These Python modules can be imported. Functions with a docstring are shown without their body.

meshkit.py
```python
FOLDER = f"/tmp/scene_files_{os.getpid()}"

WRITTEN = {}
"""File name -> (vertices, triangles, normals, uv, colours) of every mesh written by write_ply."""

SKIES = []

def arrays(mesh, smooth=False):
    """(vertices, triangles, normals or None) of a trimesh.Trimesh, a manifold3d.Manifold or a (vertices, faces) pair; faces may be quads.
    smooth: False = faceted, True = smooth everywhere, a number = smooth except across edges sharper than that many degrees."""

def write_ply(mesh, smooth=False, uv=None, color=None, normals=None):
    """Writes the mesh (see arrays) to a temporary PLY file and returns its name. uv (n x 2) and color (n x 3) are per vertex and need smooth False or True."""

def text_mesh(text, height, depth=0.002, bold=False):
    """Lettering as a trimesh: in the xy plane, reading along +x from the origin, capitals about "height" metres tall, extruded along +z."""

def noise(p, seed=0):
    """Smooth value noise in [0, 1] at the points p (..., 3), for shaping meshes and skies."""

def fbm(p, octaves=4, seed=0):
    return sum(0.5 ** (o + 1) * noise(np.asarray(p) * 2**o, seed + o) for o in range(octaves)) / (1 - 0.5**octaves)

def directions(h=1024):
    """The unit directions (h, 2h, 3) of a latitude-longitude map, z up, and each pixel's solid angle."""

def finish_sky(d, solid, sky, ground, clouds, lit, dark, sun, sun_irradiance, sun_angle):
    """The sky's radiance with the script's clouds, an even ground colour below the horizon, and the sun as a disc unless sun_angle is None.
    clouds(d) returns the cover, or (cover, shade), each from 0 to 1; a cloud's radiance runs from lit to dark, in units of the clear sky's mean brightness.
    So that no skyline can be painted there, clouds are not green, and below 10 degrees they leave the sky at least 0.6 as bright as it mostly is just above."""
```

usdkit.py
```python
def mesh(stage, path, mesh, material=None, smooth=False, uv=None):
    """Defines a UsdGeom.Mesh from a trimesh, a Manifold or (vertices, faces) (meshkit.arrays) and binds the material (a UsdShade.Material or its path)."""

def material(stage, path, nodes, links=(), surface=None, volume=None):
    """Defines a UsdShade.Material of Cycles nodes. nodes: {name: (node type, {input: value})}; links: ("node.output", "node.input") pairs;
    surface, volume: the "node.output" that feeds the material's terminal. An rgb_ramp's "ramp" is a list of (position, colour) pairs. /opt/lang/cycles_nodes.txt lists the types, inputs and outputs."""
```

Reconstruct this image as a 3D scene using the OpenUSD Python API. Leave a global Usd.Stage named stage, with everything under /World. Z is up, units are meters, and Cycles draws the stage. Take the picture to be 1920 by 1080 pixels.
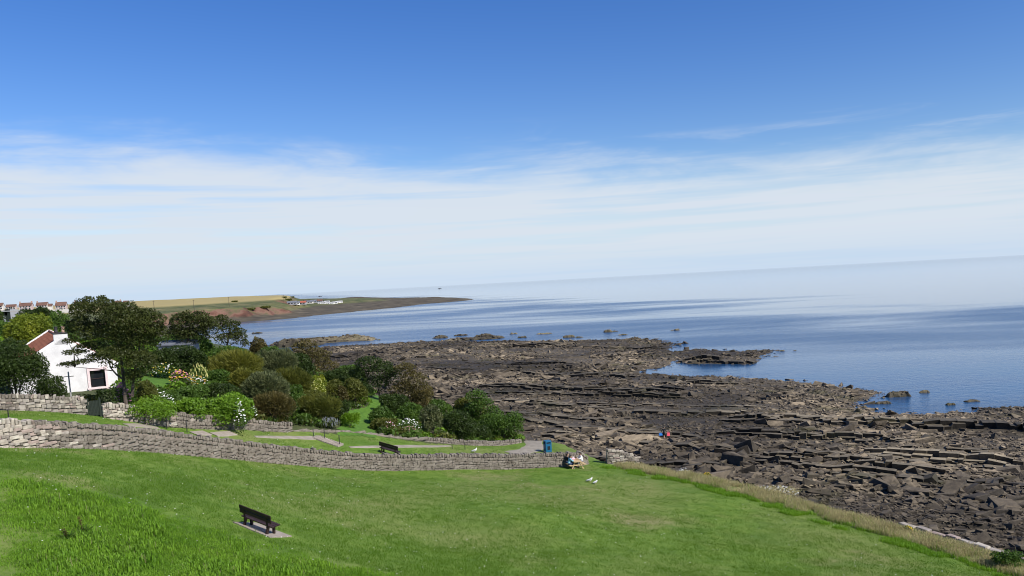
import math, random
import numpy as np, trimesh, manifold3d as m3, shapely
from shapely.geometry import Polygon, LineString, Point
from scipy.interpolate import RBFInterpolator
from scipy.spatial import cKDTree
import usdkit, meshkit
from pxr import Usd, UsdGeom, UsdLux, UsdShade, Gf, Sdf, Vt

stage = Usd.Stage.CreateInMemory()
UsdGeom.SetStageUpAxis(stage, 'Z')
UsdGeom.SetStageMetersPerUnit(stage, 1.0)
UsdGeom.Xform.Define(stage, '/World')
UsdGeom.Scope.Define(stage, '/World/Looks')

# ------------------------------------------------------------------ camera, sky, sun, exposure
F, PX, PY = 1500.0, 960.0, 690.0                 # focal length and principal point in pixels of the 1920 wide photograph
EYE = np.array([0.0, 0.0, 26.0])
PITCH, ROLL = math.atan(0.1077 * math.cos(math.radians(3.04))), math.radians(3.04)
FWD = np.array([0, math.cos(PITCH), -math.sin(PITCH)])
U0 = np.array([0, math.sin(PITCH), math.cos(PITCH)]); R0 = np.array([1.0, 0, 0])
RIGHT = math.cos(ROLL) * R0 - math.sin(ROLL) * U0
UP = math.cos(ROLL) * U0 + math.sin(ROLL) * R0
cam = UsdGeom.Camera.Define(stage, '/World/camera')
cam.CreateHorizontalApertureAttr(36.0); cam.CreateVerticalApertureAttr(20.25)
cam.CreateFocalLengthAttr(36.0 * F / 1920)
cam.CreateVerticalApertureOffsetAttr(36.0 * (PY - 540) / 1920)
cam.CreateClippingRangeAttr((0.1, 200000.0))
cam.CreateExposureAttr(0.35)
cam.AddTransformOp().Set(Gf.Matrix4d(*[float(v) for row in (list(RIGHT) + [0], list(UP) + [0], list(-FWD) + [0], list(EYE) + [1]) for v in row]))

SUN = np.array([0.80, -0.60, 0.0]); SUN /= np.linalg.norm(SUN)
ELEV = math.radians(41)
SUN = np.array([SUN[0] * math.cos(ELEV), SUN[1] * math.cos(ELEV), math.sin(ELEV)])
sun = UsdLux.DistantLight.Define(stage, '/World/sun_light')
sun.CreateIntensityAttr(1.2); sun.CreateAngleAttr(0.5); sun.CreateNormalizeAttr(True); sun.CreateColorAttr(Gf.Vec3f(1.0, 0.95, 0.87))
zz = SUN; xx = np.cross([0, 0, 1], zz); xx /= np.linalg.norm(xx); yy = np.cross(zz, xx)
sun.AddTransformOp().Set(Gf.Matrix4d(*[float(v) for row in (list(xx) + [0], list(yy) + [0], list(zz) + [0], [0, 0, 60, 1]) for v in row]))
dome = UsdLux.DomeLight.Define(stage, '/World/sky')
dome.CreateIntensityAttr(1.0)
dome.GetPrim().SetCustomDataByKey('kind', 'structure')
SKY = usdkit.material(stage, '/World/Looks/sky', {
    'tc': ('texture_coordinate', {}),
    'sky': ('sky_texture', {'sky_type': 'single_scattering', 'sun_disc': False, 'sun_elevation': ELEV, 'sun_rotation': math.atan2(SUN[0], SUN[1]), 'altitude': 100.0, 'air_density': 1.0, 'aerosol_density': 0.35, 'ozone_density': 3.0}),
    'sat': ('hsv', {'hue': 0.517, 'saturation': 1.34, 'value': 1.13, 'fac': 1.0}),
    'sep': ('separate_xyz', {}),
    # cloud bank: elevation + a wispy noise stretched sideways
    'map': ('mapping', {'scale': (2.2, 2.2, 11.0), 'location': (1.3, 7.0, 0.0), 'rotation': (0.0, 0.02, 0.0)}),
    'n1': ('noise_texture', {'scale': 2.4, 'detail': 8.0, 'roughness': 0.6, 'distortion': 0.35}),
    'map2': ('mapping', {'scale': (2.5, 2.5, 60.0), 'location': (3.0, 1.0, 0.0), 'rotation': (0.0, 0.03, 0.0)}),
    'n2': ('noise_texture', {'scale': 1.6, 'detail': 5.0, 'roughness': 0.5}),
    'nm': ('math', {'math_type': 'multiply_add', 'value2': 0.10, 'value3': -0.05}),
    'zz': ('math', {'math_type': 'add'}), 'tl': ('math', {'math_type': 'multiply_add', 'value2': 0.048}),
    'top': ('map_range', {'range_type': 'smootherstep', 'from_min': 0.098, 'from_max': 0.172, 'to_min': 1.0, 'to_max': 0.0, 'clamp': True}),
    'low': ('map_range', {'range_type': 'smoothstep', 'from_min': 0.0, 'from_max': 0.05, 'to_min': 0.45, 'to_max': 1.0, 'clamp': True}),
    'haze': ('map_range', {'range_type': 'smoothstep', 'from_min': 0.0, 'from_max': 0.13, 'to_min': 0.9, 'to_max': 0.0, 'clamp': True}), 'mixh': ('mix', {'mix_type': 'mix', 'color2': (4.2, 5.6, 7.6)}),
    'holes': ('map_range', {'from_min': 0.34, 'from_max': 0.52, 'to_min': 0.52, 'to_max': 1.0, 'clamp': True}),
    'map4': ('mapping', {'scale': (1.5, 1.5, 13.0), 'rotation': (0.06, 0.05, 0.0), 'location': (9.0, 3.0, 1.0)}), 'n4': ('noise_texture', {'scale': 3.0, 'detail': 9.0, 'roughness': 0.62, 'distortion': 0.6}), 'w1': ('map_range', {'range_type': 'smoothstep', 'from_min': 0.55, 'from_max': 0.80, 'to_min': 0.0, 'to_max': 0.33, 'clamp': True}), 'w2': ('map_range', {'range_type': 'smoothstep', 'from_min': 0.15, 'from_max': 0.21, 'to_min': 1.0, 'to_max': 0.0, 'clamp': True}), 'w3': ('math', {'math_type': 'multiply'}), 'mx': ('math', {'math_type': 'maximum'}), 'm1': ('math', {'math_type': 'multiply'}), 'm2': ('math', {'math_type': 'multiply'}), 'm3': ('math', {'math_type': 'multiply', 'value2': 0.93}),
    'mix': ('mix', {'mix_type': 'mix', 'color2': (5.8, 6.35, 7.05)}),
    'bg': ('background_shader', {'strength': 0.095}),
}, [('sky.color', 'sat.color'), ('tc.generated', 'sep.vector'), ('tc.generated', 'map.vector'), ('map.vector', 'n1.vector'), ('tc.generated', 'map2.vector'), ('map2.vector', 'n2.vector'),
    ('n1.fac', 'nm.value1'), ('sep.x', 'tl.value1'), ('sep.z', 'tl.value3'), ('tl.value', 'zz.value1'), ('nm.value', 'zz.value2'), ('zz.value', 'top.value'), ('sep.z', 'low.value'), ('n2.fac', 'holes.value'),
    ('tc.generated', 'map4.vector'), ('map4.vector', 'n4.vector'), ('n4.fac', 'w1.value'), ('sep.z', 'w2.value'), ('w1.result', 'w3.value1'), ('w2.result', 'w3.value2'), ('top.result', 'mx.value1'), ('w3.value', 'mx.value2'), ('mx.value', 'm1.value1'), ('low.result', 'm1.value2'), ('m1.value', 'm2.value1'), ('holes.result', 'm2.value2'), ('m2.value', 'm3.value1'),
    ('sat.color', 'mixh.color1'), ('sep.z', 'haze.value'), ('haze.result', 'mixh.fac'), ('mixh.color', 'mix.color1'), ('m3.value', 'mix.fac'), ('mix.color', 'bg.color')], surface='bg.background')
UsdShade.MaterialBindingAPI.Apply(dome.GetPrim()).Bind(SKY)

# ------------------------------------------------------------------ helpers
rng = np.random.default_rng(7)
random.seed(7)

def ray(px, py):
    return FWD + RIGHT * ((px - PX) / F) + UP * ((PY - py) / F)

def P(px, py, d):
    """the point at depth d (world y) on the sight line through a pixel of the photograph"""
    r = ray(px, py); return EYE + r * (d / r[1])

def PZ(px, py, z=0.0):
    r = ray(px, py); return EYE + r * ((z - EYE[2]) / r[2])

def project(p):
    v = np.asarray(p, float) - EYE; w = v @ FWD
    return np.stack([PX + F * (v @ RIGHT) / w, PY - F * (v @ UP) / w], -1)

used = {}
def numbered(parent, name):
    k = (parent, name); n = used.get(k, 0); used[k] = n + 1
    return f'{parent}/{name}' + (f'_{n:03d}' if n else '')

def path_of(parent):
    return '/World' if parent is None else str(parent.GetPath()) if hasattr(parent, 'GetPath') else parent

def tag(p, label=None, cat=None, group=None, kind=None):
    p = p.GetPrim()
    for k, v in (('label', label), ('category', cat), ('group', group), ('kind', kind)):
        if v: p.SetCustomDataByKey(k, v)
    return p

def thing(name, label, cat, loc=(0, 0, 0), rotz=0.0, group=None, scale=None):
    x = UsdGeom.Xform.Define(stage, numbered('/World', name))
    x.AddTranslateOp().Set(Gf.Vec3d(*map(float, loc)))
    if rotz: x.AddRotateZOp().Set(float(math.degrees(rotz)))
    if scale is not None: x.AddScaleOp().Set(Gf.Vec3f(*map(float, scale)))
    return tag(x, label, cat, group)

def obj(name, mesh, mat, parent=None, smooth=False, **kw):
    if isinstance(mesh, MB): mesh = mesh.mesh()
    m = usdkit.mesh(stage, numbered(path_of(parent), name), mesh, '/World/Looks/' + mat, smooth=smooth)
    tag(m, **kw) if kw else None
    return m.GetPrim()

class MB:
    def __init__(s): s.v, s.f, s.n = [], [], 0
    def add(s, v, f):
        v = np.asarray(v, float).reshape(-1, 3); f = np.asarray(f, int)
        if f.shape[1] == 4: f = np.vstack([f[:, [0, 1, 2]], f[:, [0, 2, 3]]])
        s.v.append(v); s.f.append(f + s.n); s.n += len(v); return s
    def addm(s, m):
        return s.add(m.vertices, m.faces)
    def mesh(s): return (np.vstack(s.v), np.vstack(s.f))
    def box(s, c, size, rot=None, cham=0.0, jit=0.0):
        hx, hy, hz = np.asarray(size, float) / 2
        if cham:
            m = chamfer_box(size, cham); v, f = m.vertices.copy(), m.faces
        else:
            v = np.array([[x, y, z] for x in (-hx, hx) for y in (-hy, hy) for z in (-hz, hz)])
            f = np.array([[0, 1, 3, 2], [4, 6, 7, 5], [0, 4, 5, 1], [2, 3, 7, 6], [0, 2, 6, 4], [1, 5, 7, 3]])
        if jit: v = v + rng.uniform(-jit, jit, v.shape)
        if rot is not None: v = v @ np.asarray(rot).T
        return s.add(v + np.asarray(c, float), f)
    def tube(s, pts, radii, sides=7, cap=True):
        p = np.asarray(pts, float); r = np.broadcast_to(np.asarray(radii, float), (len(p),))
        t = np.gradient(p, axis=0); t /= np.linalg.norm(t, axis=1, keepdims=True) + 1e-12
        ref = np.where(np.abs(t[:, 2:]) < 0.9, [0, 0, 1.0], [1.0, 0, 0])
        a = np.cross(t, ref); a /= np.linalg.norm(a, axis=1, keepdims=True) + 1e-12
        b = np.cross(t, a); an = np.arange(sides) * 2 * math.pi / sides
        v = p[:, None] + r[:, None, None] * (np.cos(an)[None, :, None] * a[:, None] + np.sin(an)[None, :, None] * b[:, None])
        i, j = np.meshgrid(np.arange(len(p) - 1), np.arange(sides), indexing='ij')
        q = np.stack([i * sides + j, (i + 1) * sides + j, (i + 1) * sides + (j + 1) % sides, i * sides + (j + 1) % sides], -1).reshape(-1, 4)
        f = np.vstack([q[:, [0, 1, 2]], q[:, [0, 2, 3]]])
        v = v.reshape(-1, 3)
        if cap:
            n = len(v); v = np.vstack([v, p[:1], p[-1:]]); k = np.arange(sides)
            f = np.vstack([f, np.stack([np.full(sides, n), k, (k + 1) % sides], 1), np.stack([np.full(sides, n + 1), (len(p) - 1) * sides + (k + 1) % sides, (len(p) - 1) * sides + k], 1)])
        return s.add(v, f)

_cb = {}
def chamfer_box(size, c):
    hx, hy, hz = np.asarray(size, float) / 2
    pts = []
    for x in (-1, 1):
        for y in (-1, 1):
            for z in (-1, 1):
                pts += [(x * (hx - c), y * (hy - c), z * hz), (x * (hx - c), y * hy, z * (hz - c)), (x * hx, y * (hy - c), z * (hz - c))]
    return trimesh.convex.convex_hull(np.array(pts))

def rotz(a):
    c, s = math.cos(a), math.sin(a); return np.array([[c, -s, 0], [s, c, 0], [0, 0, 1.0]])
def rotx(a):
    c, s = math.cos(a), math.sin(a); return np.array([[1.0, 0, 0], [0, c, -s], [0, s, c]])
def roty(a):
    c, s = math.cos(a), math.sin(a); return np.array([[c, 0, s], [0, 1.0, 0], [-s, 0, c]])

def fbm2(x, y, scale, octaves=4, seed=0):
    p = np.stack([np.asarray(x, float) / scale, np.asarray(y, float) / scale, np.zeros_like(np.asarray(x, float)) + seed * 7.3], -1)
    return meshkit.fbm(p, octaves, seed)

def sstep(a, b, x):
    t = np.clip((np.asarray(x, float) - a) / (b - a), 0, 1); return t * t * (3 - 2 * t)

def grid_mesh(xs, ys, zf, keep=None):
    X, Y = np.meshgrid(xs, ys); Z = zf(X.ravel(), Y.ravel()).reshape(X.shape)
    v = np.stack([X, Y, Z], -1).reshape(-1, 3); nx, ny = len(xs), len(ys)
    i, j = np.meshgrid(np.arange(ny - 1), np.arange(nx - 1), indexing='ij')
    a = i * nx + j; f = np.stack([a, a + 1, a + nx + 1, a + nx], -1).reshape(-1, 4)
    if keep is not None: f = f[keep(v[f].mean(1))]
    f = np.vstack([f[:, [0, 1, 2]], f[:, [0, 2, 3]]])
    u, inv = np.unique(f, return_inverse=True)
    return v[u], inv.reshape(f.shape)

# ------------------------------------------------------------------ materials
def ramp_mat(name, stops, scale=1.0, detail=5.0, rough=0.85, bump=0.0, bump_scale=None, bump_dist=0.05, stretch=(1, 1, 1), spec=0.3, island=0.0, coarse=None, rnd=0.0):
    """noise coloured surface in world space; island: brightness spread from piece to piece; coarse: (scale, colour, lo, hi) large patches of another colour"""
    n = {'g': ('geometry', {}), 'map': ('mapping', {'scale': stretch}), 'n': ('noise_texture', {'scale': scale, 'detail': detail, 'roughness': 0.6}),
         'r': ('rgb_ramp', {'ramp': stops}), 'p': ('principled_bsdf', {'roughness': rough, 'specular_ior_level': spec})}
    l = [('g.position', 'map.vector'), ('map.vector', 'n.vector'), ('n.fac', 'r.fac')]
    out = 'r.color'
    if coarse:
        for k, (cs, col, lo, hi) in enumerate(coarse):
            n[f'c{k}'] = ('noise_texture', {'scale': cs, 'detail': 4.0, 'roughness': 0.55})
            n[f'cm{k}'] = ('map_range', {'from_min': lo, 'from_max': hi, 'to_min': 0.0, 'to_max': 1.0, 'clamp': True})
            n[f'cx{k}'] = ('mix', {'mix_type': 'mix', 'color2': col})
            n[f'co{k}'] = ('mapping', {'location': (17.0 * k, 5.0, 0), 'scale': stretch})
            l += [('g.position', f'co{k}.vector'), (f'co{k}.vector', f'c{k}.vector'), (f'c{k}.fac', f'cm{k}.value'), (f'cm{k}.result', f'cx{k}.fac'), (out, f'cx{k}.color1')]
            out = f'cx{k}.color'
    if island or rnd:
        src = 'g.random_per_island' if island else 'oi.random'
        if rnd: n['oi'] = ('object_info', {})
        s = island or rnd
        n['im'] = ('map_range', {'from_min': 0.0, 'from_max': 1.0, 'to_min': 1 - s, 'to_max': 1 + s})
        n['ix'] = ('hsv', {'hue': 0.5, 'saturation': 1.0, 'fac': 1.0})
        l += [(src, 'im.value'), ('im.result', 'ix.value'), (out, 'ix.color')]
        out = 'ix.color'
    l.append((out, 'p.base_color'))
    if bump:
        n['bn'] = ('noise_texture', {'scale': bump_scale or scale * 3, 'detail': 6.0, 'roughness': 0.65})
        n['b'] = ('bump', {'strength': bump, 'distance': bump_dist})
        l += [('map.vector', 'bn.vector'), ('bn.fac', 'b.height'), ('b.normal', 'p.normal')]
    return usdkit.material(stage, '/World/Looks/' + name, n, l, surface='p.BSDF')

def plain(name, col, rough=0.6, metallic=0.0, spec=0.4, vary=0.12):
    a = [tuple(c * (1 - vary) for c in col), tuple(min(1, c * (1 + vary)) for c in col)]
    return usdkit.material(stage, '/World/Looks/' + name, {'g': ('geometry', {}), 'n': ('noise_texture', {'scale': 6.0, 'detail': 6.0, 'roughness': 0.65}), 'r': ('rgb_ramp', {'ramp': [(0.3, a[0]), (0.7, a[1])]}),
        'p': ('principled_bsdf', {'roughness': rough, 'metallic': metallic, 'specular_ior_level': spec})}, [('g.position', 'n.vector'), ('n.fac', 'r.fac'), ('r.color', 'p.base_color')], surface='p.BSDF')

def leaf_mat(name, stops, trans=0.35, patch=None, rough=0.5):
    """leaves: tone differs from leaf to leaf, with broad drifts of colour; part of the light passes through"""
    n = {'g': ('geometry', {}), 'n': ('noise_texture', {'scale': 0.7, 'detail': 3.0}), 'a': ('math', {'math_type': 'multiply_add', 'value2': 0.55, 'value3': 0.0}), 'b': ('math', {'math_type': 'multiply_add', 'value2': 0.5}),
         'r': ('rgb_ramp', {'ramp': stops}), 'p': ('principled_bsdf', {'roughness': rough, 'specular_ior_level': 0.25}), 't': ('translucent_bsdf', {}), 'h': ('hsv', {'hue': 0.49, 'saturation': 1.1, 'value': 1.25, 'fac': 1.0}), 'm': ('mix_closure', {'fac': trans})}
    l = [('g.position', 'n.vector'), ('g.random_per_island', 'a.value1'), ('n.fac', 'b.value1'), ('a.value', 'b.value3'), ('b.value', 'r.fac'), ('r.color', 'p.base_color'), ('r.color', 'h.color'), ('h.color', 't.color'), ('p.BSDF', 'm.closure1'), ('t.BSDF', 'm.closure2')]
    return usdkit.material(stage, '/World/Looks/' + name, n, l, surface='m.closure')

# lawn: fine blades, broad drifts, dry patches
ramp_mat('grass_lawn', [(0.28, (0.066, 0.125, 0.017)), (0.5, (0.106, 0.178, 0.025)), (0.72, (0.155, 0.22, 0.042))], scale=1.1, detail=10, rough=0.9, bump=0.5, bump_scale=9, bump_dist=0.06, spec=0.15,
         coarse=[(0.075, (0.175, 0.195, 0.062), 0.46, 0.72), (0.16, (0.075, 0.14, 0.02), 0.56, 0.72), (0.13, (0.24, 0.21, 0.10), 0.56, 0.76)])
ramp_mat('garden_soil', [(0.3, (0.035, 0.05, 0.016)), (0.7, (0.075, 0.085, 0.03))], scale=1.4, rough=0.95, bump=0.6)
ramp_mat('garden_grass', [(0.3, (0.045, 0.11, 0.012)), (0.7, (0.095, 0.19, 0.02))], scale=2.0, rough=0.9, bump=0.4)
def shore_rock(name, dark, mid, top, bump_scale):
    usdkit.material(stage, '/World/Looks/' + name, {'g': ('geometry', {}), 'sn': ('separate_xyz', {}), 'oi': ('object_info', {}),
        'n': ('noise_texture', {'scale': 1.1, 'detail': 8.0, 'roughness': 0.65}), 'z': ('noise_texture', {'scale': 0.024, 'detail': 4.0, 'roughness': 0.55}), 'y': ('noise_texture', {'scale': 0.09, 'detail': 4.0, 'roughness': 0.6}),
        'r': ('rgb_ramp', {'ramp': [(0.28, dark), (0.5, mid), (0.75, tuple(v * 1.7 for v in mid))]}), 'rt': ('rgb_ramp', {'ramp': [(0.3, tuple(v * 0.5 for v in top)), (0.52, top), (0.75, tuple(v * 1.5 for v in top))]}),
        'up': ('map_range', {'range_type': 'smoothstep', 'from_min': 0.45, 'from_max': 0.95, 'to_min': 0.0, 'to_max': 0.8, 'clamp': True}),  # tan bedding on upward faces; sides darkened in the colour to stand for shade
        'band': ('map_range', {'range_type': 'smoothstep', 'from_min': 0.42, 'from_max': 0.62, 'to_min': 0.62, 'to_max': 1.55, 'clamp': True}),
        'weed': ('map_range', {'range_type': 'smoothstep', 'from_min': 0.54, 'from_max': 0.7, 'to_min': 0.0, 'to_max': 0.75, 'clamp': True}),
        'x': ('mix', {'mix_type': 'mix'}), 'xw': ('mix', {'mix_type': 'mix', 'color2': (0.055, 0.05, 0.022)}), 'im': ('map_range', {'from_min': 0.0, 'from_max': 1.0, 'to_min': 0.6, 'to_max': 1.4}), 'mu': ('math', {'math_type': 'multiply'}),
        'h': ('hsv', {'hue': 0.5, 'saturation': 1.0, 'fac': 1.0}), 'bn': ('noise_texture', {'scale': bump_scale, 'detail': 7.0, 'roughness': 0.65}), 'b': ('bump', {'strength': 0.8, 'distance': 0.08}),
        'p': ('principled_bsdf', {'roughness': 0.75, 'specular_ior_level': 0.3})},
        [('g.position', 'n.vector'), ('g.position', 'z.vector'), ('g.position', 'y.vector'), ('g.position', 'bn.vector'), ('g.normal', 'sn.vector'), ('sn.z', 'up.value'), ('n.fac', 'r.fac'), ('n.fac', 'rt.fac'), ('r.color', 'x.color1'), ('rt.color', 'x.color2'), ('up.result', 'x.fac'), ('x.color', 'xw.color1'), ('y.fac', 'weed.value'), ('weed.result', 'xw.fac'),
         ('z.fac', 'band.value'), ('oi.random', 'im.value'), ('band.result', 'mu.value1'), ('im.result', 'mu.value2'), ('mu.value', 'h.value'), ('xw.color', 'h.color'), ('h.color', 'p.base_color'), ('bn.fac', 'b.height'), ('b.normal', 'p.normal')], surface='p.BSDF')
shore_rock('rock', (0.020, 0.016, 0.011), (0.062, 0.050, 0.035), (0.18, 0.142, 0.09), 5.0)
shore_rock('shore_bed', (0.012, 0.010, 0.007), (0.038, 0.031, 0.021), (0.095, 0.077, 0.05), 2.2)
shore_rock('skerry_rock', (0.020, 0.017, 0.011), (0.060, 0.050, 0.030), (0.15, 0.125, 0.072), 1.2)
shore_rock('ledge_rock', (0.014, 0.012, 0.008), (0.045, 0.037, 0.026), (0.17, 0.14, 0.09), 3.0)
ramp_mat('mortar', [(0.3, (0.17, 0.14, 0.115)), (0.7, (0.28, 0.235, 0.19))], scale=3.0, rough=0.95, bump=0.6)
for k, c in enumerate([(0.36, 0.315, 0.255), (0.27, 0.235, 0.20), (0.43, 0.38, 0.31), (0.30, 0.235, 0.20), (0.32, 0.285, 0.24)]):
    ramp_mat(f'stone_{"abcde"[k]}', [(0.28, tuple(v * 0.55 for v in c)), (0.5, c), (0.75, tuple(min(0.55, v * 1.4) for v in c))], scale=2.6, detail=8, rough=0.9, bump=0.6, bump_scale=14, bump_dist=0.02)
ramp_mat('stone_mix', [(0.25, (0.16, 0.132, 0.10)), (0.5, (0.335, 0.29, 0.235)), (0.78, (0.49, 0.435, 0.36))], scale=1.8, detail=8, rough=0.9, bump=0.6, bump_scale=14, bump_dist=0.02, island=0.45)
ramp_mat('path_paving', [(0.3, (0.21, 0.185, 0.145)), (0.7, (0.31, 0.275, 0.22))], scale=1.5, detail=8, rough=0.9, bump=0.3)
ramp_mat('concrete', [(0.3, (0.22, 0.185, 0.15)), (0.7, (0.34, 0.295, 0.245))], scale=3.0, detail=8, rough=0.9, bump=0.3)
ramp_mat('harling', [(0.3, (0.56, 0.55, 0.54)), (0.7, (0.72, 0.71, 0.69))], scale=1.3, detail=8, rough=0.95, bump=0.7, bump_scale=14, bump_dist=0.04)
ramp_mat('pantile', [(0.3, (0.21, 0.075, 0.04)), (0.7, (0.38, 0.15, 0.085))], scale=2.0, detail=6, rough=0.85, island=0.25)
ramp_mat('far_roof', [(0.3, (0.10, 0.055, 0.042)), (0.7, (0.17, 0.095, 0.07))], scale=0.3, rough=0.9)
ramp_mat('far_roof_red', [(0.3, (0.32, 0.09, 0.06)), (0.7, (0.42, 0.13, 0.08))], scale=0.3, rough=0.9)
ramp_mat('slate', [(0.3, (0.10, 0.11, 0.13)), (0.7, (0.18, 0.19, 0.21))], scale=0.6, rough=0.7)
ramp_mat('dark_wood', [(0.3, (0.018, 0.010, 0.009)), (0.7, (0.045, 0.026, 0.022))], scale=5, rough=0.55, stretch=(1, 1, 3))
ramp_mat('pale_wood', [(0.3, (0.42, 0.30, 0.15)), (0.7, (0.60, 0.45, 0.25))], scale=5, rough=0.7)
ramp_mat('bark', [(0.3, (0.05, 0.038, 0.03)), (0.7, (0.13, 0.10, 0.08))], scale=4, rough=0.95, bump=0.8)
plain('white_paint', (0.78, 0.77, 0.74)); plain('pink_paint', (0.68, 0.55, 0.54)); plain('cream_wall', (0.66, 0.62, 0.55)); plain('pink_wall', (0.55, 0.42, 0.37)); plain('grey_wall', (0.33, 0.33, 0.34))
plain('dark_glass', (0.012, 0.014, 0.017), rough=0.06, spec=0.6); plain('black_metal', (0.02, 0.02, 0.022), rough=0.5); plain('grey_metal', (0.35, 0.35, 0.34), rough=0.5)
plain('bin_blue', (0.008, 0.10, 0.20), rough=0.4); plain('bin_dark', (0.006, 0.01, 0.014), rough=0.8)
plain('clay_pot', (0.42, 0.27, 0.2)); plain('soot', (0.03, 0.028, 0.028)); plain('dark_gate', (0.018, 0.026, 0.018), rough=0.7)
plain('skin', (0.5, 0.3, 0.21), rough=0.6); plain('hair_dark', (0.02, 0.014, 0.01), rough=0.6); plain('cloth_dark', (0.012, 0.016, 0.018), rough=0.9); plain('cloth_blue', (0.22, 0.45, 0.55), rough=0.9)
plain('cloth_jeans', (0.04, 0.06, 0.12), rough=0.9); plain('cloth_white', (0.75, 0.74, 0.72), rough=0.9); plain('cloth_grey', (0.18, 0.18, 0.2), rough=0.9); plain('cloth_pink', (0.65, 0.38, 0.42), rough=0.9)
plain('bag_blue', (0.02, 0.16, 0.5), rough=0.5); plain('bag_red', (0.65, 0.08, 0.12), rough=0.5); plain('shoe', (0.05, 0.045, 0.04))
plain('gull_white', (0.72, 0.72, 0.7)); plain('gull_grey', (0.22, 0.235, 0.26)); plain('gull_beak', (0.6, 0.4, 0.05)); plain('gull_black', (0.02, 0.02, 0.02)); plain('gull_leg', (0.55, 0.32, 0.3))
plain('petal_white', (0.8, 0.8, 0.76), rough=0.8); plain('petal_pink', (0.62, 0.25, 0.34), rough=0.8); plain('petal_yellow', (0.7, 0.5, 0.04), rough=0.8); plain('petal_orange', (0.6, 0.33, 0.06), rough=0.8); plain('petal_paleyellow', (0.6, 0.58, 0.2), rough=0.8)
L_ = {
    'leaf_dark':   [(0.2, (0.012, 0.024, 0.008)), (0.5, (0.024, 0.046, 0.012)), (0.85, (0.05, 0.08, 0.02))],
    'leaf_tree':   [(0.2, (0.018, 0.027, 0.010)), (0.5, (0.034, 0.048, 0.016)), (0.85, (0.066, 0.082, 0.028))],
    'leaf_mid':    [(0.2, (0.022, 0.05, 0.012)), (0.5, (0.045, 0.09, 0.02)), (0.85, (0.08, 0.14, 0.03))],
    'leaf_bright': [(0.2, (0.04, 0.09, 0.012)), (0.5, (0.08, 0.16, 0.02)), (0.85, (0.14, 0.23, 0.035))],
    'leaf_yellow': [(0.2, (0.05, 0.08, 0.012)), (0.5, (0.11, 0.14, 0.02)), (0.85, (0.2, 0.21, 0.035))],
    'leaf_olive':  [(0.2, (0.03, 0.042, 0.012)), (0.5, (0.062, 0.075, 0.02)), (0.85, (0.11, 0.115, 0.033))],
    'leaf_grey':   [(0.2, (0.035, 0.05, 0.03)), (0.5, (0.07, 0.09, 0.058)), (0.85, (0.125, 0.145, 0.1))],
    'leaf_brown':  [(0.2, (0.032, 0.034, 0.016)), (0.5, (0.062, 0.057, 0.027)), (0.85, (0.10, 0.085, 0.04))],
    'leaf_gold':   [(0.2, (0.05, 0.065, 0.016)), (0.5, (0.095, 0.105, 0.028)), (0.85, (0.16, 0.145, 0.05))],
    'blade_rough': [(0.15, (0.12, 0.25, 0.02)), (0.5, (0.24, 0.40, 0.04)), (0.85, (0.40, 0.50, 0.10))],
    'blade_lawn':  [(0.15, (0.085, 0.175, 0.018)), (0.5, (0.14, 0.235, 0.028)), (0.85, (0.21, 0.285, 0.055))],
    'blade_dry':   [(0.15, (0.34, 0.30, 0.14)), (0.5, (0.55, 0.48, 0.27)), (0.85, (0.65, 0.6, 0.40))],
}
for k, s in L_.items(): leaf_mat(k, [(a, tuple(min(0.65, v * (1.0 if k.startswith('blade') else 2.35 * (1.2, 1.0, 0.66)[i])) for i, v in enumerate(c))) for a, c in s])

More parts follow.
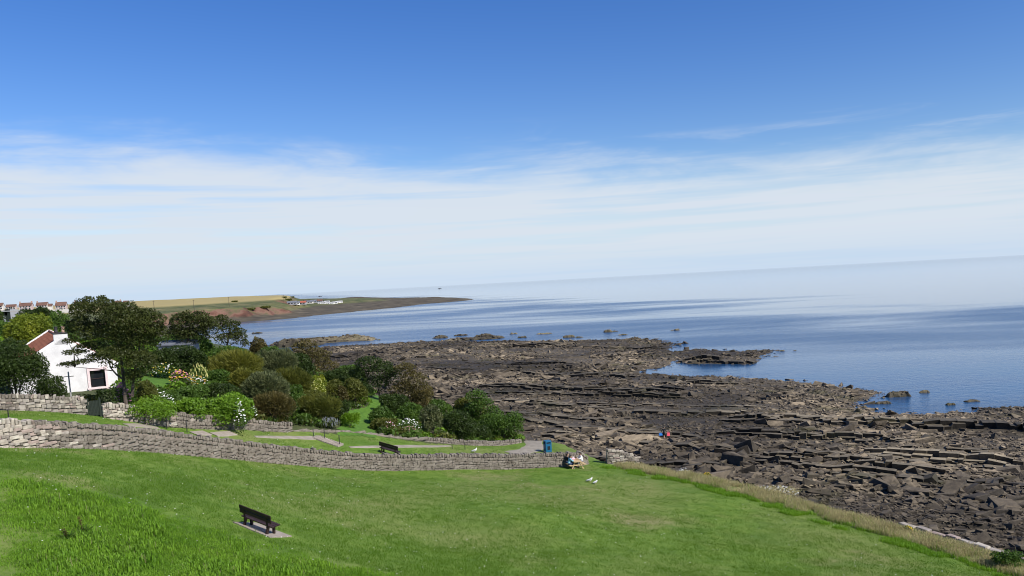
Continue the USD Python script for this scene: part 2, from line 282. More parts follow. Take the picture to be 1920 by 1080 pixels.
# water: rippled water tilts the reflection up to the blue sky, calm slicks mirror the pale cloud low down
usdkit.material(stage, '/World/Looks/sea', {
    'g': ('geometry', {}), 'sep': ('separate_xyz', {}),
    'm1': ('mapping', {'scale': (0.0042, 0.0085, 1.0), 'rotation': (0, 0, 0.12), 'location': (3.3, 0.4, 0)}), 'n1': ('noise_texture', {'scale': 1.0, 'detail': 5.0, 'roughness': 0.5, 'distortion': 0.9}),
    'm3': ('mapping', {'scale': (0.0014, 0.0034, 1.0), 'rotation': (0, 0, -0.06), 'location': (0.7, 5.1, 0)}), 'n3': ('noise_texture', {'scale': 1.0, 'detail': 3.0, 'roughness': 0.5, 'distortion': 0.4}),
    'm5': ('mapping', {'scale': (0.006, 0.05, 1.0), 'rotation': (0, 0, 0.08)}), 'n5': ('noise_texture', {'scale': 1.0, 'detail': 5.0, 'roughness': 0.6, 'distortion': 0.3}), 'st': ('math', {'math_type': 'multiply_add', 'value2': 0.16, 'value3': -0.08}), 'ad2': ('math', {'math_type': 'add'}), 'av': ('mix_float', {'fac': 0.5}),
    'fx': ('math', {'math_type': 'multiply_add', 'value2': 3.5}), 'far': ('map_range', {'range_type': 'smoothstep', 'from_min': 700.0, 'from_max': 2500.0, 'to_min': -0.02, 'to_max': 0.32, 'clamp': True}),
    'add': ('math', {'math_type': 'add'}),
    'sl': ('map_range', {'range_type': 'smoothstep', 'from_min': 0.40, 'from_max': 0.62, 'to_min': 0.0, 'to_max': 1.0, 'clamp': True}),
    'rough': ('map_range', {'from_min': 0.0, 'from_max': 1.0, 'to_min': 0.24, 'to_max': 0.05, 'clamp': True}),
    'm2': ('mapping', {'scale': (0.28, 0.85, 1.0), 'rotation': (0, 0, 0.15)}), 'n2': ('noise_texture', {'scale': 1.0, 'detail': 7.0, 'roughness': 0.62, 'distortion': 0.5}),
    'bs': ('map_range', {'from_min': 0.0, 'from_max': 1.0, 'to_min': 0.95, 'to_max': 0.14, 'clamp': True}),
    'fade': ('map_range', {'from_min': 500.0, 'from_max': 3000.0, 'to_min': 1.0, 'to_max': 0.12, 'clamp': True}), 'bm': ('math', {'math_type': 'multiply'}),
    'b': ('bump', {'distance': 0.25}),
    'p': ('principled_bsdf', {'base_color': (0.018, 0.062, 0.135), 'ior': 1.33, 'specular_ior_level': 0.5}),
}, [('g.position', 'm1.vector'), ('m1.vector', 'n1.vector'), ('g.position', 'm3.vector'), ('m3.vector', 'n3.vector'), ('n1.fac', 'av.a'), ('n3.fac', 'av.b'), ('g.position', 'sep.vector'), ('sep.x', 'fx.value1'), ('sep.y', 'fx.value3'), ('fx.value', 'far.value'), ('av.result', 'add.value1'), ('far.result', 'add.value2'), ('g.position', 'm5.vector'), ('m5.vector', 'n5.vector'), ('n5.fac', 'st.value1'), ('st.value', 'ad2.value1'), ('add.value', 'ad2.value2'), ('ad2.value', 'sl.value'),
    ('sl.result', 'rough.value'), ('rough.result', 'p.roughness'), ('g.position', 'm2.vector'), ('m2.vector', 'n2.vector'), ('n2.fac', 'b.height'), ('sl.result', 'bs.value'), ('sep.y', 'fade.value'), ('bs.result', 'bm.value1'), ('fade.result', 'bm.value2'), ('bm.value', 'b.strength'), ('b.normal', 'p.normal')], surface='p.BSDF')
# headland: red cliff where steep, field above, rock platform near the water
usdkit.material(stage, '/World/Looks/headland', {
    'g': ('geometry', {}), 'sep': ('separate_xyz', {}), 'sn': ('separate_xyz', {}),
    'n': ('noise_texture', {'scale': 0.05, 'detail': 8.0, 'roughness': 0.6}), 'n2': ('noise_texture', {'scale': 0.012, 'detail': 4.0}),
    'grass': ('rgb_ramp', {'ramp': [(0.32, (0.05, 0.065, 0.028)), (0.5, (0.10, 0.11, 0.045)), (0.68, (0.19, 0.16, 0.08))]}),
    'rock': ('rgb_ramp', {'ramp': [(0.3, (0.05, 0.042, 0.032)), (0.55, (0.10, 0.085, 0.058)), (0.75, (0.17, 0.14, 0.095))]}),
    'cliff': ('rgb_ramp', {'ramp': [(0.3, (0.05, 0.032, 0.025)), (0.44, (0.115, 0.056, 0.04)), (0.54, (0.17, 0.10, 0.072)), (0.63, (0.085, 0.085, 0.042))]}),
    'field': ('map_range', {'range_type': 'smoothstep', 'from_min': 17.5, 'from_max': 20.0, 'to_min': 0.0, 'to_max': 1.0, 'clamp': True}),
    'za': ('math', {'math_type': 'multiply_add', 'value2': 3.0}),
    'hi': ('map_range', {'range_type': 'smoothstep', 'from_min': 6.6, 'from_max': 8.4, 'to_min': 0.0, 'to_max': 1.0, 'clamp': True}),
    'st': ('map_range', {'from_min': 0.93, 'from_max': 0.84, 'to_min': 0.0, 'to_max': 1.0, 'clamp': True}),
    'x1': ('mix', {'mix_type': 'mix', 'color2': (0.33, 0.27, 0.12)}), 'x2': ('mix', {'mix_type': 'mix'}), 'x3': ('mix', {'mix_type': 'mix'}),
    'p': ('principled_bsdf', {'roughness': 0.95, 'specular_ior_level': 0.15}),
}, [('g.position', 'n.vector'), ('g.position', 'n2.vector'), ('n.fac', 'grass.fac'), ('n.fac', 'rock.fac'), ('n.fac', 'cliff.fac'), ('g.position', 'sep.vector'), ('g.normal', 'sn.vector'), ('n2.fac', 'za.value1'), ('sep.z', 'za.value3'), ('sep.z', 'field.value'),
    ('za.value', 'hi.value'), ('sn.z', 'st.value'), ('grass.color', 'x1.color1'), ('field.result', 'x1.fac'), ('rock.color', 'x2.color1'), ('x1.color', 'x2.color2'), ('hi.result', 'x2.fac'), ('x2.color', 'x3.color1'), ('cliff.color', 'x3.color2'), ('st.result', 'x3.fac'), ('x3.color', 'p.base_color')], surface='p.BSDF')

# ------------------------------------------------------------------ terrain
CTRL = [(0, 840, 42), (100, 840, 44.5), (190, 843, 47), (320, 850, 52), (480, 864, 58), (560, 872, 61), (625, 877, 63), (725, 880, 66), (880, 880, 70), (1025, 876, 73), (1097, 874, 74),
        (0, 768, 55), (160, 776, 57), (300, 800, 60), (350, 805, 62), (545, 808, 71), (700, 820, 76), (880, 837, 83), (985, 838, 88), (1027, 848, 85), (219, 744, 66), (60, 744, 66), (20, 601, 128), (-80, 603, 140), (300, 715, 74), (690, 790, 85), (560, 755, 85), (715, 750, 97), (940, 830, 92),
        (1132, 865, 77), (1095, 847, 84), (1050, 827, 91), (1195, 872, 76), (1400, 912, 66), (1600, 968, 57), (1800, 1022, 50), (1920, 1062, 46), (490, 1000, 36), (960, 1080, 35), (300, 1080, 27), (0, 1080, 24), (0, 900, 33), (1500, 1080, 40), (960, 960, 50), (1250, 980, 53), (760, 1000, 43)]
pts = [P(*c) for c in CTRL] + [np.array(p, float) for p in [(0, 0, 24.3), (-14, 2, 24.3), (14, 2, 22.5), (-40, 25, 22.5), (-70, 60, 21), (-80, 100, 21), (-120, 100, 22), (-60, 130, 19.5), (-45, 110, 18), (-20, 118, 11), (-40, 140, 14), (-100, 170, 21), (-12, 106, 9), (40, 20, 11), (-55, 90, 19.0)]]
pts = np.array(pts)
rbf = RBFInterpolator(pts[:, :2], pts[:, 2], smoothing=2.0, kernel='thin_plate_spline')

EDGE = [P(*c)[:2] for c in [(2400, 1240, 36), (2100, 1125, 41), (1920, 1062, 46), (1800, 1022, 50), (1600, 968, 57), (1400, 912, 66), (1195, 872, 76), (1132, 863, 78), (1095, 847, 84), (1050, 827, 91), (986, 820, 94.6)]]
EDGE += [np.array(p, float) for p in [(-1, 97), (-8, 103), (-17, 110), (-27, 120), (-37, 134), (-52, 160), (-66, 200), (-120, 200), (-160, 120), (-150, -40), (50, -40)]]
near_poly = Polygon(EDGE).buffer(0)
edge_line = near_poly.exterior

def sdist(poly, x, y):
    """signed distance to a polygon's outline, positive inside"""
    p = shapely.points(x, y); d = shapely.distance(p, poly.boundary)
    return np.where(shapely.contains_xy(poly, x, y), d, -d)

def landz0(x, y):
    x = np.atleast_1d(np.asarray(x, float)); y = np.atleast_1d(np.asarray(y, float))
    out = np.empty(len(x))
    for k in range(0, len(x), 40000): out[k:k + 40000] = rbf(np.stack([x[k:k + 40000], y[k:k + 40000]], 1))
    out = out + (fbm2(x, y, 5.0, 3, 3) - 0.5) * 0.28 + (fbm2(x, y, 1.3, 2, 5) - 0.5) * 0.06
    return out

def landz(x, y):
    x = np.atleast_1d(np.asarray(x, float)); y = np.atleast_1d(np.asarray(y, float))
    z = landz0(x, y); s = sdist(near_poly, x, y)
    return np.where(s > -0.4, z, z - 0.15 - 9.5 * sstep(-0.4, -5.0, s)) - 0.35 * sstep(0.8, -0.4, s)

# the rocky shore: its waterline as seen, unprojected on the water
BEACH = [(470, 668), (560, 656), (640, 650), (800, 641), (920, 640), (1060, 640), (1200, 637), (1258, 645), (1240, 655), (1262, 661), (1300, 657), (1400, 660), (1442, 657), (1420, 671), (1370, 681), (1300, 681), (1262, 673), (1245, 688), (1190, 694), (1182, 704), (1260, 706), (1330, 707),
         (1440, 712), (1500, 720), (1560, 727), (1610, 733), (1642, 739), (1600, 748), (1588, 763), (1640, 776), (1720, 779), (1840, 777), (1870, 768), (1930, 765), (2100, 765), (2400, 790), (2700, 840)]
beach_poly = Polygon([PZ(*c)[:2] for c in BEACH] + [(140, 20), (60, -30), (-20, 60), (-60, 130), (-95, 260)]).buffer(0)
steps_rng = np.random.default_rng(21)
VK = np.cumsum(steps_rng.uniform(5, 15, 60)) + 50
HK = steps_rng.uniform(0.35, 1.15, 60); HK[::5] *= 1.4

def strike(v): return 0.58 - 0.40 * sstep(120, 300, v)

def beachz(x, y, fine=True):
    x = np.atleast_1d(np.asarray(x, float)); y = np.atleast_1d(np.asarray(y, float))
    s = sdist(beach_poly, x, y)
    z = np.where(s > 0, 2.6 * (1 - np.exp(-s / 45.0)) + 0.12, -0.05 * np.abs(s) + 0.02)
    z += (fbm2(x, y, 14, 4, 11) - 0.5) * 1.3 * sstep(-6, 10, s)
    z += (fbm2(x, y, 4, 3, 12) - 0.5) * 0.5
    v = y
    for _ in range(5): v = y + strike(v) * x
    v = v + (fbm2(x, y, 34, 3, 13) - 0.5) * 6 + (fbm2(x, y, 5, 2, 14) - 0.5) * 1.3
    i = np.clip(np.searchsorted(VK, v) - 1, 0, len(VK) - 2)
    u = (v - VK[i]) / (VK[i + 1] - VK[i])
    mask = sstep(0.42, 0.60, fbm2(x + 100 * i, y, 28, 2, 15))
    z += 0.45 * HK[i] * np.clip(1 - u, 0, 1) ** 1.3 * (0.2 + 0.8 * mask) * sstep(-3, 6, s) * sstep(0, 0.05, u)
    # raised far ledge seen against the water, and its outlier
    for (ax, ay, bx, by, h, w) in LEDGES:
        L = math.hypot(bx - ax, by - ay); tx, ty = (bx - ax) / L, (by - ay) / L; nx, ny = (-ty, tx) if tx > 0 else (ty, -tx)
        near_ = (np.abs(x - (ax + bx) / 2) < L / 2 + 25) & (np.abs(y - (ay + by) / 2) < L / 2 + 25)
        xi, yi = x[near_], y[near_]; t = ((xi - ax) * tx + (yi - ay) * ty) / L; dd = (xi - ax) * nx + (yi - ay) * ny
        dd = dd + (fbm2(xi, yi, 7, 3, 17) - 0.5) * 3.0 + (np.round(fbm2(xi, yi, 4.5, 2, 19) * 5) / 5 - 0.5) * 1.5
        pr = sstep(-0.3, 0.3, dd) * (1 - sstep(1.0, 6.5 * w, dd)) * sstep(-0.06, 0.1, t) * (1 - sstep(0.9, 1.06, t))
        z[near_] += 0.22 * h * pr
    return z

def bare(x, y):
    """1 on the smooth bedding behind a ledge's lip"""
    m = np.zeros(len(x))
    for (ax, ay, bx, by, h, w) in LEDGES + AUTO:
        L = math.hypot(bx - ax, by - ay); tx, ty = (bx - ax) / L, (by - ay) / L; nx, ny = (-ty, tx) if tx > 0 else (ty, -tx)
        t = ((x - ax) * tx + (y - ay) * ty) / L; dd = (x - ax) * nx + (y - ay) * ny
        m = np.maximum(m, sstep(-0.5, 0.6, dd) * (1 - sstep(1.2 * w, 2.8 * w, dd)) * sstep(-0.08, 0.05, t) * (1 - sstep(0.95, 1.08, t)))
    return m

def seg(a, b, h, w):
    p, q = PZ(*a, 1.0), PZ(*b, 1.0); return (p[0], p[1], q[0], q[1], h, w * 0.8)
LEDGES = [seg((940, 655), (1245, 650), 2.0, 3.0), seg((1270, 673), (1415, 676), 1.6, 3.0), seg((960, 704), (1190, 706), 1.0, 2.0), seg((975, 772), (1130, 777), 1.0, 2.0), seg((1120, 781), (1400, 779), 0.9, 2.4), seg((1390, 790), (1570, 797), 0.9, 2.2), seg((1530, 802), (1730, 802), 1.2, 2.4), seg((1700, 812), (1960, 818), 1.3, 2.6), seg((1150, 846), (1370, 860), 1.1, 1.8), seg((1470, 872), (1640, 892), 1.1, 1.8), seg((1395, 878), (1560, 890), 0.9, 1.5), seg((1560, 905), (1760, 930), 1.0, 1.8), seg((1640, 850), (1900, 870), 0.7, 1.8)]

lrng = np.random.default_rng(404)
def auto_ledges(n):
    out = []
    while len(out) < n:
        d = math.exp(lrng.uniform(math.log(80), math.log(190 if lrng.random() < 0.75 else 330))); px = lrng.uniform(640, 1950); x = (px - PX) / F * d; L = lrng.uniform(0.10, 0.30) * d
        v = d
        for _ in range(5): v = d + strike(v) * x
        k = float(strike(v)) + lrng.normal(0, 0.10); ux, uy = 1 / math.hypot(1, k), -k / math.hypot(1, k)
        a, b = (x - ux * L / 2, d - uy * L / 2), (x + ux * L / 2, d + uy * L / 2)
        q = np.array([a, b, (x, d)]); 
        if (sdist(beach_poly, q[:, 0], q[:, 1]) < 3).any() or (sdist(near_poly, q[:, 0], q[:, 1]) > -5).any(): continue
        out.append((*a, *b, lrng.uniform(0.3, 0.75), lrng.uniform(1.0, 2.2)))
    return out

def hit(px, py, fn, d0=15.0, d1=700.0):
    ds = np.geomspace(d0, d1, 900); r = ray(px, py); p = EYE[None] + r[None] * (ds / r[1])[:, None]
    below = p[:, 2] < fn(p[:, 0], p[:, 1])
    k = int(np.argmax(below))
    if not below.any(): raise ValueError(f'no ground at {px},{py}')
    a, b = ds[max(k - 1, 0)], ds[k]
    for _ in range(25):
        m = (a + b) / 2; q = EYE + r * (m / r[1])
        if q[2] < fn(q[0], q[1])[0]: b = m
        else: a = m
    q = EYE + r * (b / r[1]); q[2] = fn(q[0], q[1])[0]; return q

def ground(x, y): return float(landz(x, y)[0])

# garden wall line (wall 2 and its kerb) divides lawn from garden
GW = [P(*c)[:2] for c in [(-200, 764, 53), (0, 766, 55), (163, 776, 57), (193, 779, 57.5), (300, 800, 60.5), (350, 806, 62.5), (545, 808, 71), (700, 820, 77), (800, 830, 80), (880, 836, 84), (950, 834, 90), (986, 828, 92)]]
garden_poly = Polygon([(-200, GW[0][1])] + [tuple(p) for p in GW] + [(10, 97), (-5, 115), (-40, 170), (-66, 210), (-200, 210)]).buffer(0)

xs = np.arange(-150, 62, 0.62); ys = np.arange(-36, 205, 0.62)
cover = lambda p: sdist(near_poly, p[:, 0], p[:, 1]) > -6.5
in_garden = lambda p: shapely.contains_xy(garden_poly, p[:, 0], p[:, 1])
obj('lawn', grid_mesh(xs, ys, landz, lambda p: cover(p) & ~in_garden(p)), 'grass_lawn', smooth=True, kind='structure')
obj('garden_ground', grid_mesh(xs, ys, landz, lambda p: cover(p) & in_garden(p)), 'garden_soil', smooth=True, kind='structure')

byz = [44.0]
while byz[-1] < 460: byz.append(byz[-1] + max(0.27, byz[-1] * 0.0029))
byz = np.array(byz)
def beach_grid():
    # rows at growing steps, columns that fan out with the distance
    cols = np.linspace(-0.45, 1.35, 760)
    X = cols[None, :] * byz[:, None]; Y = byz[:, None] - strike(byz)[:, None] * X
    Z = beachz(X.ravel(), Y.ravel())
    v = np.stack([X.ravel(), Y.ravel(), Z], 1); ny, nx = X.shape
    i, j = np.meshgrid(np.arange(ny - 1), np.arange(nx - 1), indexing='ij'); a = i * nx + j
    f = np.stack([a, a + 1, a + nx + 1, a + nx], -1).reshape(-1, 4)
    c = v[f].mean(1)
    s = sdist(beach_poly, c[:, 0], c[:, 1]); n = sdist(near_poly, c[:, 0], c[:, 1])
    f = f[(s > -14) & (n < 3) & (c[:, 2] > -0.6) & (c[:, 0] < 0.8 * c[:, 1] + 8)]
    f = np.vstack([f[:, [0, 1, 2]], f[:, [0, 2, 3]]]); u, inv = np.unique(f, return_inverse=True)
    return v[u], inv.reshape(f.shape)
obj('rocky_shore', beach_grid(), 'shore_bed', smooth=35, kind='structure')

# the sea: one sheet out to the horizon
R_ = 90000.0
obj('sea', (np.array([[-R_, -2000, 0], [R_, -2000, 0], [R_, R_, 0], [-R_, R_, 0]]), np.array([[0, 1, 2], [0, 2, 3]])), 'sea', kind='structure')

# far coast and headland: profile by distance from the coastline
COAST_PX = [(450, 604), (500, 601), (560, 596), (600, 591), (650, 586), (700, 581), (750, 576), (800, 570), (850, 566), (892, 562)]
coast = [PZ(*c)[:2] for c in COAST_PX]
back = [PZ(*c)[:2] for c in [(880, 559.5), (830, 557.2), (760, 558.8), (700, 557.5), (640, 556)]]
far_poly = Polygon([(-78, 185), (-95, 240), (-140, 340), (-190, 450), (-235, 600), (-262, 720)] + [tuple(c) for c in coast] + [tuple(c) for c in back] + [(-480, 2300), (-1400, 2700), (-4500, 2900), (-4500, 185)]).buffer(0)
tip_line = [coast[i][0] for i in range(len(coast))]
def farz(x, y):
    x = np.atleast_1d(np.asarray(x, float)); y = np.atleast_1d(np.asarray(y, float))
    s = sdist(far_poly, x, y) + (fbm2(x, y, 40, 4, 31) - 0.5) * 26
    w = sstep(-18, 30, x + 0.276 * y + (fbm2(x, y, 60, 3, 36) - 0.5) * 50) * sstep(700, 800, y)                         # 0 main cliff coast, 1 low rock spit
    plat = 1.6 * sstep(0, 28, s) + 1.0 * sstep(20, 90, s)
    cl = (8.5 + 5.5 * fbm2(x, y, 80, 3, 33)) * sstep(48, 57 + 22 * sstep(0.45, 0.65, fbm2(x, y, 70, 2, 38)), s + (fbm2(x, y, 22, 4, 34) - 0.5) * 30) + 7.5 * sstep(60, 210, s) + 4.0 * sstep(200, 600, s)
    low = 1.2 * sstep(50, 130, s) + 7.0 * sstep(95, 240, s) * sstep(-60, -190, x)
    z = plat + cl * (1 - w) + low * w
    z += (fbm2(x, y, 14, 4, 35) - 0.5) * 2.4 * sstep(-5, 15, s) * (1 - 0.7 * sstep(90, 160, s)) + (fbm2(x, y, 150, 3, 37) - 0.5) * 4.0 * sstep(70, 250, s) * (1 - w)
    near = sstep(420, 200, y)
    z = z * (1 - near) + near * np.minimum(z, 15.5)
    return np.where(s > 0, z, -0.05 * np.abs(s) - 0.05)
fy = [186.0]
while fy[-1] < 2900: fy.append(fy[-1] + max(2.6, fy[-1] * 0.0036))
fy = np.array(fy)
def far_grid():
    cols = np.linspace(-0.95, 0.0, 420)
    X = cols[None] * fy[:, None]; Y = np.repeat(fy[:, None], len(cols), 1)
    Z = farz(X.ravel(), Y.ravel()); v = np.stack([X.ravel(), Y.ravel(), Z], 1); ny, nx = X.shape
    i, j = np.meshgrid(np.arange(ny - 1), np.arange(nx - 1), indexing='ij'); a = i * nx + j
    f = np.stack([a, a + 1, a + nx + 1, a + nx], -1).reshape(-1, 4); c = v[f].mean(1)
    f = f[c[:, 2] > -1.0]
    f = np.vstack([f[:, [0, 1, 2]], f[:, [0, 2, 3]]]); u, inv = np.unique(f, return_inverse=True)
    return v[u], inv.reshape(f.shape)
obj('headland', far_grid(), 'headland', smooth=True, kind='structure')

# beds of rock that break off in jagged steps
def bed(ax, ay, bx, by, h, w, layers):
    L = math.hypot(bx - ax, by - ay); tx, ty = (bx - ax) / L, (by - ay) / L; nx, ny = (-ty, tx) if tx > 0 else (ty, -tx); mb = MB(); base = 0.0
    curve = lrng.uniform(-0.05, 0.05) * L; ph = lrng.uniform(0, 40)
    for ly in range(layers):
        hh = h * lrng.uniform(0.6, 1.1) / (1 + 0.3 * ly); set0 = ly * lrng.uniform(0.7, 1.7) + (0.3 if ly else 0); t0, t1 = (0, L) if ly == 0 else sorted(lrng.uniform(0, L, 2))
        if t1 - t0 < 4: continue
        st, t, f = [], t0, 0.0
        while t < t1:
            dt = lrng.uniform(0.5, 2.6) * (0.6 + L / 60); f = lrng.normal(0, 0.55); f1 = f + lrng.normal(0, 0.22); up = lrng.uniform(-0.12, 0.10)
            up2 = up - (0.35 * hh if lrng.random() < 0.22 else 0.0); st.append((t, f, up2)); st.append((min(t + dt, t1), f1, up2 + lrng.normal(0, 0.07))); t += dt + (lrng.uniform(0.02, 0.3) if lrng.random() < 0.3 else 0.0)
        T = np.array([q[0] for q in st]); Fo = np.array([q[1] for q in st]) + set0 + curve * np.sin(T / L * math.pi) + (fbm2(T, T * 0 + ph, 9, 2, 71) - 0.5) * 3.5; U = np.array([q[2] for q in st])
        endf = np.clip(np.minimum(T - t0, t1 - T) / 3.0, 0.15, 1); wid = w * (1.4 + fbm2(T, T * 0 + ph + 9, 7, 2, 72)) * (0.5 + 0.5 * endf)
        offs = [Fo + 0.18, Fo + 0.16, Fo, Fo + wid * 0.45, Fo + wid]; pts_ = []
        gz = beachz(ax + tx * T + nx * (Fo - 0.2), ay + ty * T + ny * (Fo - 0.2)); top = gz + base + (hh + U) * (0.45 + 0.55 * endf)
        gb = beachz(ax + tx * T + nx * offs[4], ay + ty * T + ny * offs[4]) - 0.25
        zs = [gz - 0.7, gz + base * 0.5 + hh * 0.25, top, top - 0.05 + U * 0.3, np.minimum(gb, top - 0.2)]
        for o, z in zip(offs, zs): pts_.append(np.stack([ax + tx * T + nx * o, ay + ty * T + ny * o, z], 1))
        V = np.stack(pts_, 1).reshape(-1, 3); n = len(T); Fq = []
        for i in range(n - 1):
            for k in range(4): Fq.append([i * 5 + k, (i + 1) * 5 + k, (i + 1) * 5 + k + 1, i * 5 + k + 1])
        for i in (0, n - 1):
            for k in range(1, 4): Fq.append([i * 5, i * 5 + k, i * 5 + k + 1, i * 5 + k + 1])
        mb.add(V, np.array(Fq)); base += hh * 0.8
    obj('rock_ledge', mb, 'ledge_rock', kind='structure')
for a in LEDGES: bed(*a[:4], min(0.8, a[4] * 0.65), a[5] * 1.4, 2)
AUTO = auto_ledges(30)
for a in AUTO: bed(*a, 2)

# ------------------------------------------------------------------ stone walls
STONES = ['stone_a', 'stone_b', 'stone_c', 'stone_d', 'stone_e']
def stonewall(name, label, pts, heights, thick=0.5, singles=0, course=(0.12, 0.26), width=(0.12, 0.46), coping=True, core=0.10, cap_h=(0.2, 0.36)):
    p = np.array(pts, float); seglen = np.hypot(*np.diff(p, axis=0).T); S = np.concatenate([[0], np.cumsum(seglen)]); tot = S[-1]
    at = lambda s: np.array([np.interp(s, S, p[:, 0]), np.interp(s, S, p[:, 1])])
    hs = lambda s: float(np.interp(s, S, heights))
    n = max(2, int(tot / 0.9)); ss = np.linspace(0, tot, n + 1)
    c = np.array([at(s) for s in ss]); tg = np.gradient(c, axis=0); tg /= np.linalg.norm(tg, axis=1, keepdims=True); nr = np.stack([tg[:, 1], -tg[:, 0]], 1)
    gz = landz(c[:, 0], c[:, 1])
    gz = np.convolve(np.pad(gz, 2, mode='edge'), np.ones(5) / 5, 'valid')
    ground_at = lambda s: float(np.interp(s, ss, gz))
    frame = lambda s: (np.array([np.interp(s, ss, c[:, 0]), np.interp(s, ss, c[:, 1])]), np.array([np.interp(s, ss, tg[:, 0]), np.interp(s, ss, tg[:, 1])]))
    t = thing(name, label, 'wall', (c[0, 0], c[0, 1], gz[0])); o = np.array([c[0, 0], c[0, 1], gz[0]])
    # core
    half = thick / 2 - core; hh = np.array([hs(s) for s in ss])
    q = [np.concatenate([c + sgn * nr * half, (gz + (hh - 0.12 if up else -0.35))[:, None]], 1) for sgn, up in ((1, 0), (1, 1), (-1, 1), (-1, 0))]
    V = np.stack(q, 1).reshape(-1, 3) - o; f = []
    for i in range(n):
        for k in range(3): f.append([i * 4 + k, (i + 1) * 4 + k, (i + 1) * 4 + k + 1, i * 4 + k + 1])
    f += [[0, 1, 2, 3], [n * 4 + 3, n * 4 + 2, n * 4 + 1, n * 4]]
    obj('core', (V, np.array(f)), 'mortar', t)
    stones = []                                             # (distance, verts)
    B = chamfer_box((1, 1, 1), 0.12); bv, bf = B.vertices, B.faces
    def put(s, off, z, w, dp, h, lean=0.0):
        xy, tt = frame(s); tt = tt / np.linalg.norm(tt); nn = np.array([tt[1], -tt[0]])
        v = (bv + rng.uniform(-0.07, 0.07, bv.shape)) * [w, dp, h]
        if lean: v = v @ rotx(rng.normal(0, lean * 0.6)).T @ roty(rng.normal(0, lean)).T
        w3 = np.stack([xy[0] + nn[0] * off + v[:, 0] * tt[0] + v[:, 1] * nn[0], xy[1] + nn[1] * off + v[:, 0] * tt[1] + v[:, 1] * nn[1], z + v[:, 2]], 1)
        stones.append((math.hypot(xy[0], xy[1]) - 0.4 * off - max(w, h) * 6, w3 - o))
    for side in (1, -1):
        z = -0.1
        while True:
            h = rng.uniform(*course); wob = rng.uniform(0, 6.28)
            if z > max(heights): break
            s = rng.uniform(-0.1, 0.1)
            while s < tot:
                w = rng.uniform(*width) * (1.0 if rng.random() > 0.16 else 1.9); sc = min(s + w / 2, tot)
                if z + h * 0.6 < hs(sc) - (cap_h[0] if coping else 0):
                    put(sc, side * (thick / 2 - 0.09 + rng.uniform(-0.025, 0.03)), ground_at(sc) + z + h / 2 + rng.uniform(-0.035, 0.035) + 0.05 * math.sin(sc * 0.9 + wob), w * 0.97, 0.2, h * rng.uniform(0.7, 1.12), 0.03)
                s += w
            z += h
    if coping:
        s = 0.0
        while s < tot:
            w = rng.uniform(0.12, 0.30); h = rng.uniform(*cap_h)
            put(min(s + w / 2, tot), 0, ground_at(s) + hs(s) - cap_h[0] * 0.75 + h / 2 - 0.04, w * 0.88, thick + rng.uniform(-0.06, 0.1), h, 0.13); s += w
    for e in (0.0, tot):                                   # end faces
        z = -0.1
        while z < hs(e) - 0.1:
            h = rng.uniform(*course); xy, tt = frame(e); put(e, rng.uniform(-0.03, 0.03), ground_at(e) + z + h / 2, 0.16, thick * 0.95, h * 0.95); z += h
    stones.sort(key=lambda a: a[0])
    for k, (_, v) in enumerate(stones[:singles]):
        obj('stone', (v, bf), STONES[int(rng.integers(5))], t)
    rest = MB()
    for _, v in stones[singles:]: rest.add(v, bf)
    if rest.n: obj('small_stones', rest, 'stone_mix', t, kind='stuff')
    return t

W1 = [(-170, 838, 38.5), (0, 840, 42), (100, 840, 44.5), (190, 843, 47), (320, 850, 52), (480, 864, 58), (560, 872, 61), (625, 877, 63), (725, 880, 66), (880, 880, 70), (1025, 876, 73), (1088, 874, 74.2), (1098, 873.5, 75.2)]
stonewall('stone_wall', 'long grey rubble wall with upright coping stones winding down across the lawn', [P(*c)[:2] for c in W1], [1.42, 1.42, 1.42, 1.36, 1.34, 1.26, 1.27, 1.27, 1.27, 1.27, 1.27, 1.2, 0.55], singles=300)
stonewall('garden_wall', 'low stone wall in front of the white cottage, left of the dark gate', [P(*c)[:2] for c in [(-170, 764, 53.5), (0, 767, 55), (160, 777, 57)]], [1.05, 1.05, 1.08], thick=0.45, singles=120)
stonewall('garden_wall', 'stone garden wall under the bright green ivy, right of the dark gate', [P(*c)[:2] for c in [(194, 779, 57.5), (300, 800, 60.5), (350, 806, 62.5), (440, 806, 66.5), (545, 808, 71)]], [1.08, 1.2, 1.0, 0.85, 0.62], thick=0.45, singles=150)
stonewall('kerb_wall', 'knee-high line of pale edging stones along the lower garden border', [P(*c)[:2] for c in [(547, 808, 71.3), (640, 815, 75), (720, 822, 78), (790, 828, 80.5)]], [0.22, 0.22, 0.24, 0.24], thick=0.35, coping=False, course=(0.22, 0.3), width=(0.35, 0.8))
stonewall('low_wall', 'low grey wall of upright stones in front of the tall shrubs by the path', [P(*c)[:2] for c in [(792, 829, 80.8), (880, 835, 84), (945, 834, 89), (975, 830, 91.5)]], [0.36, 0.42, 0.42, 0.34], thick=0.4, cap_h=(0.2, 0.34))
stonewall('wall_end', 'short detached block of stone wall standing at the seaward edge of the lawn', [P(*c)[:2] for c in [(1139, 872, 76.2), (1165, 872.5, 76.2), (1192, 872, 76.4)]], [1.5, 1.48, 1.1], thick=0.6, singles=60, coping=False)

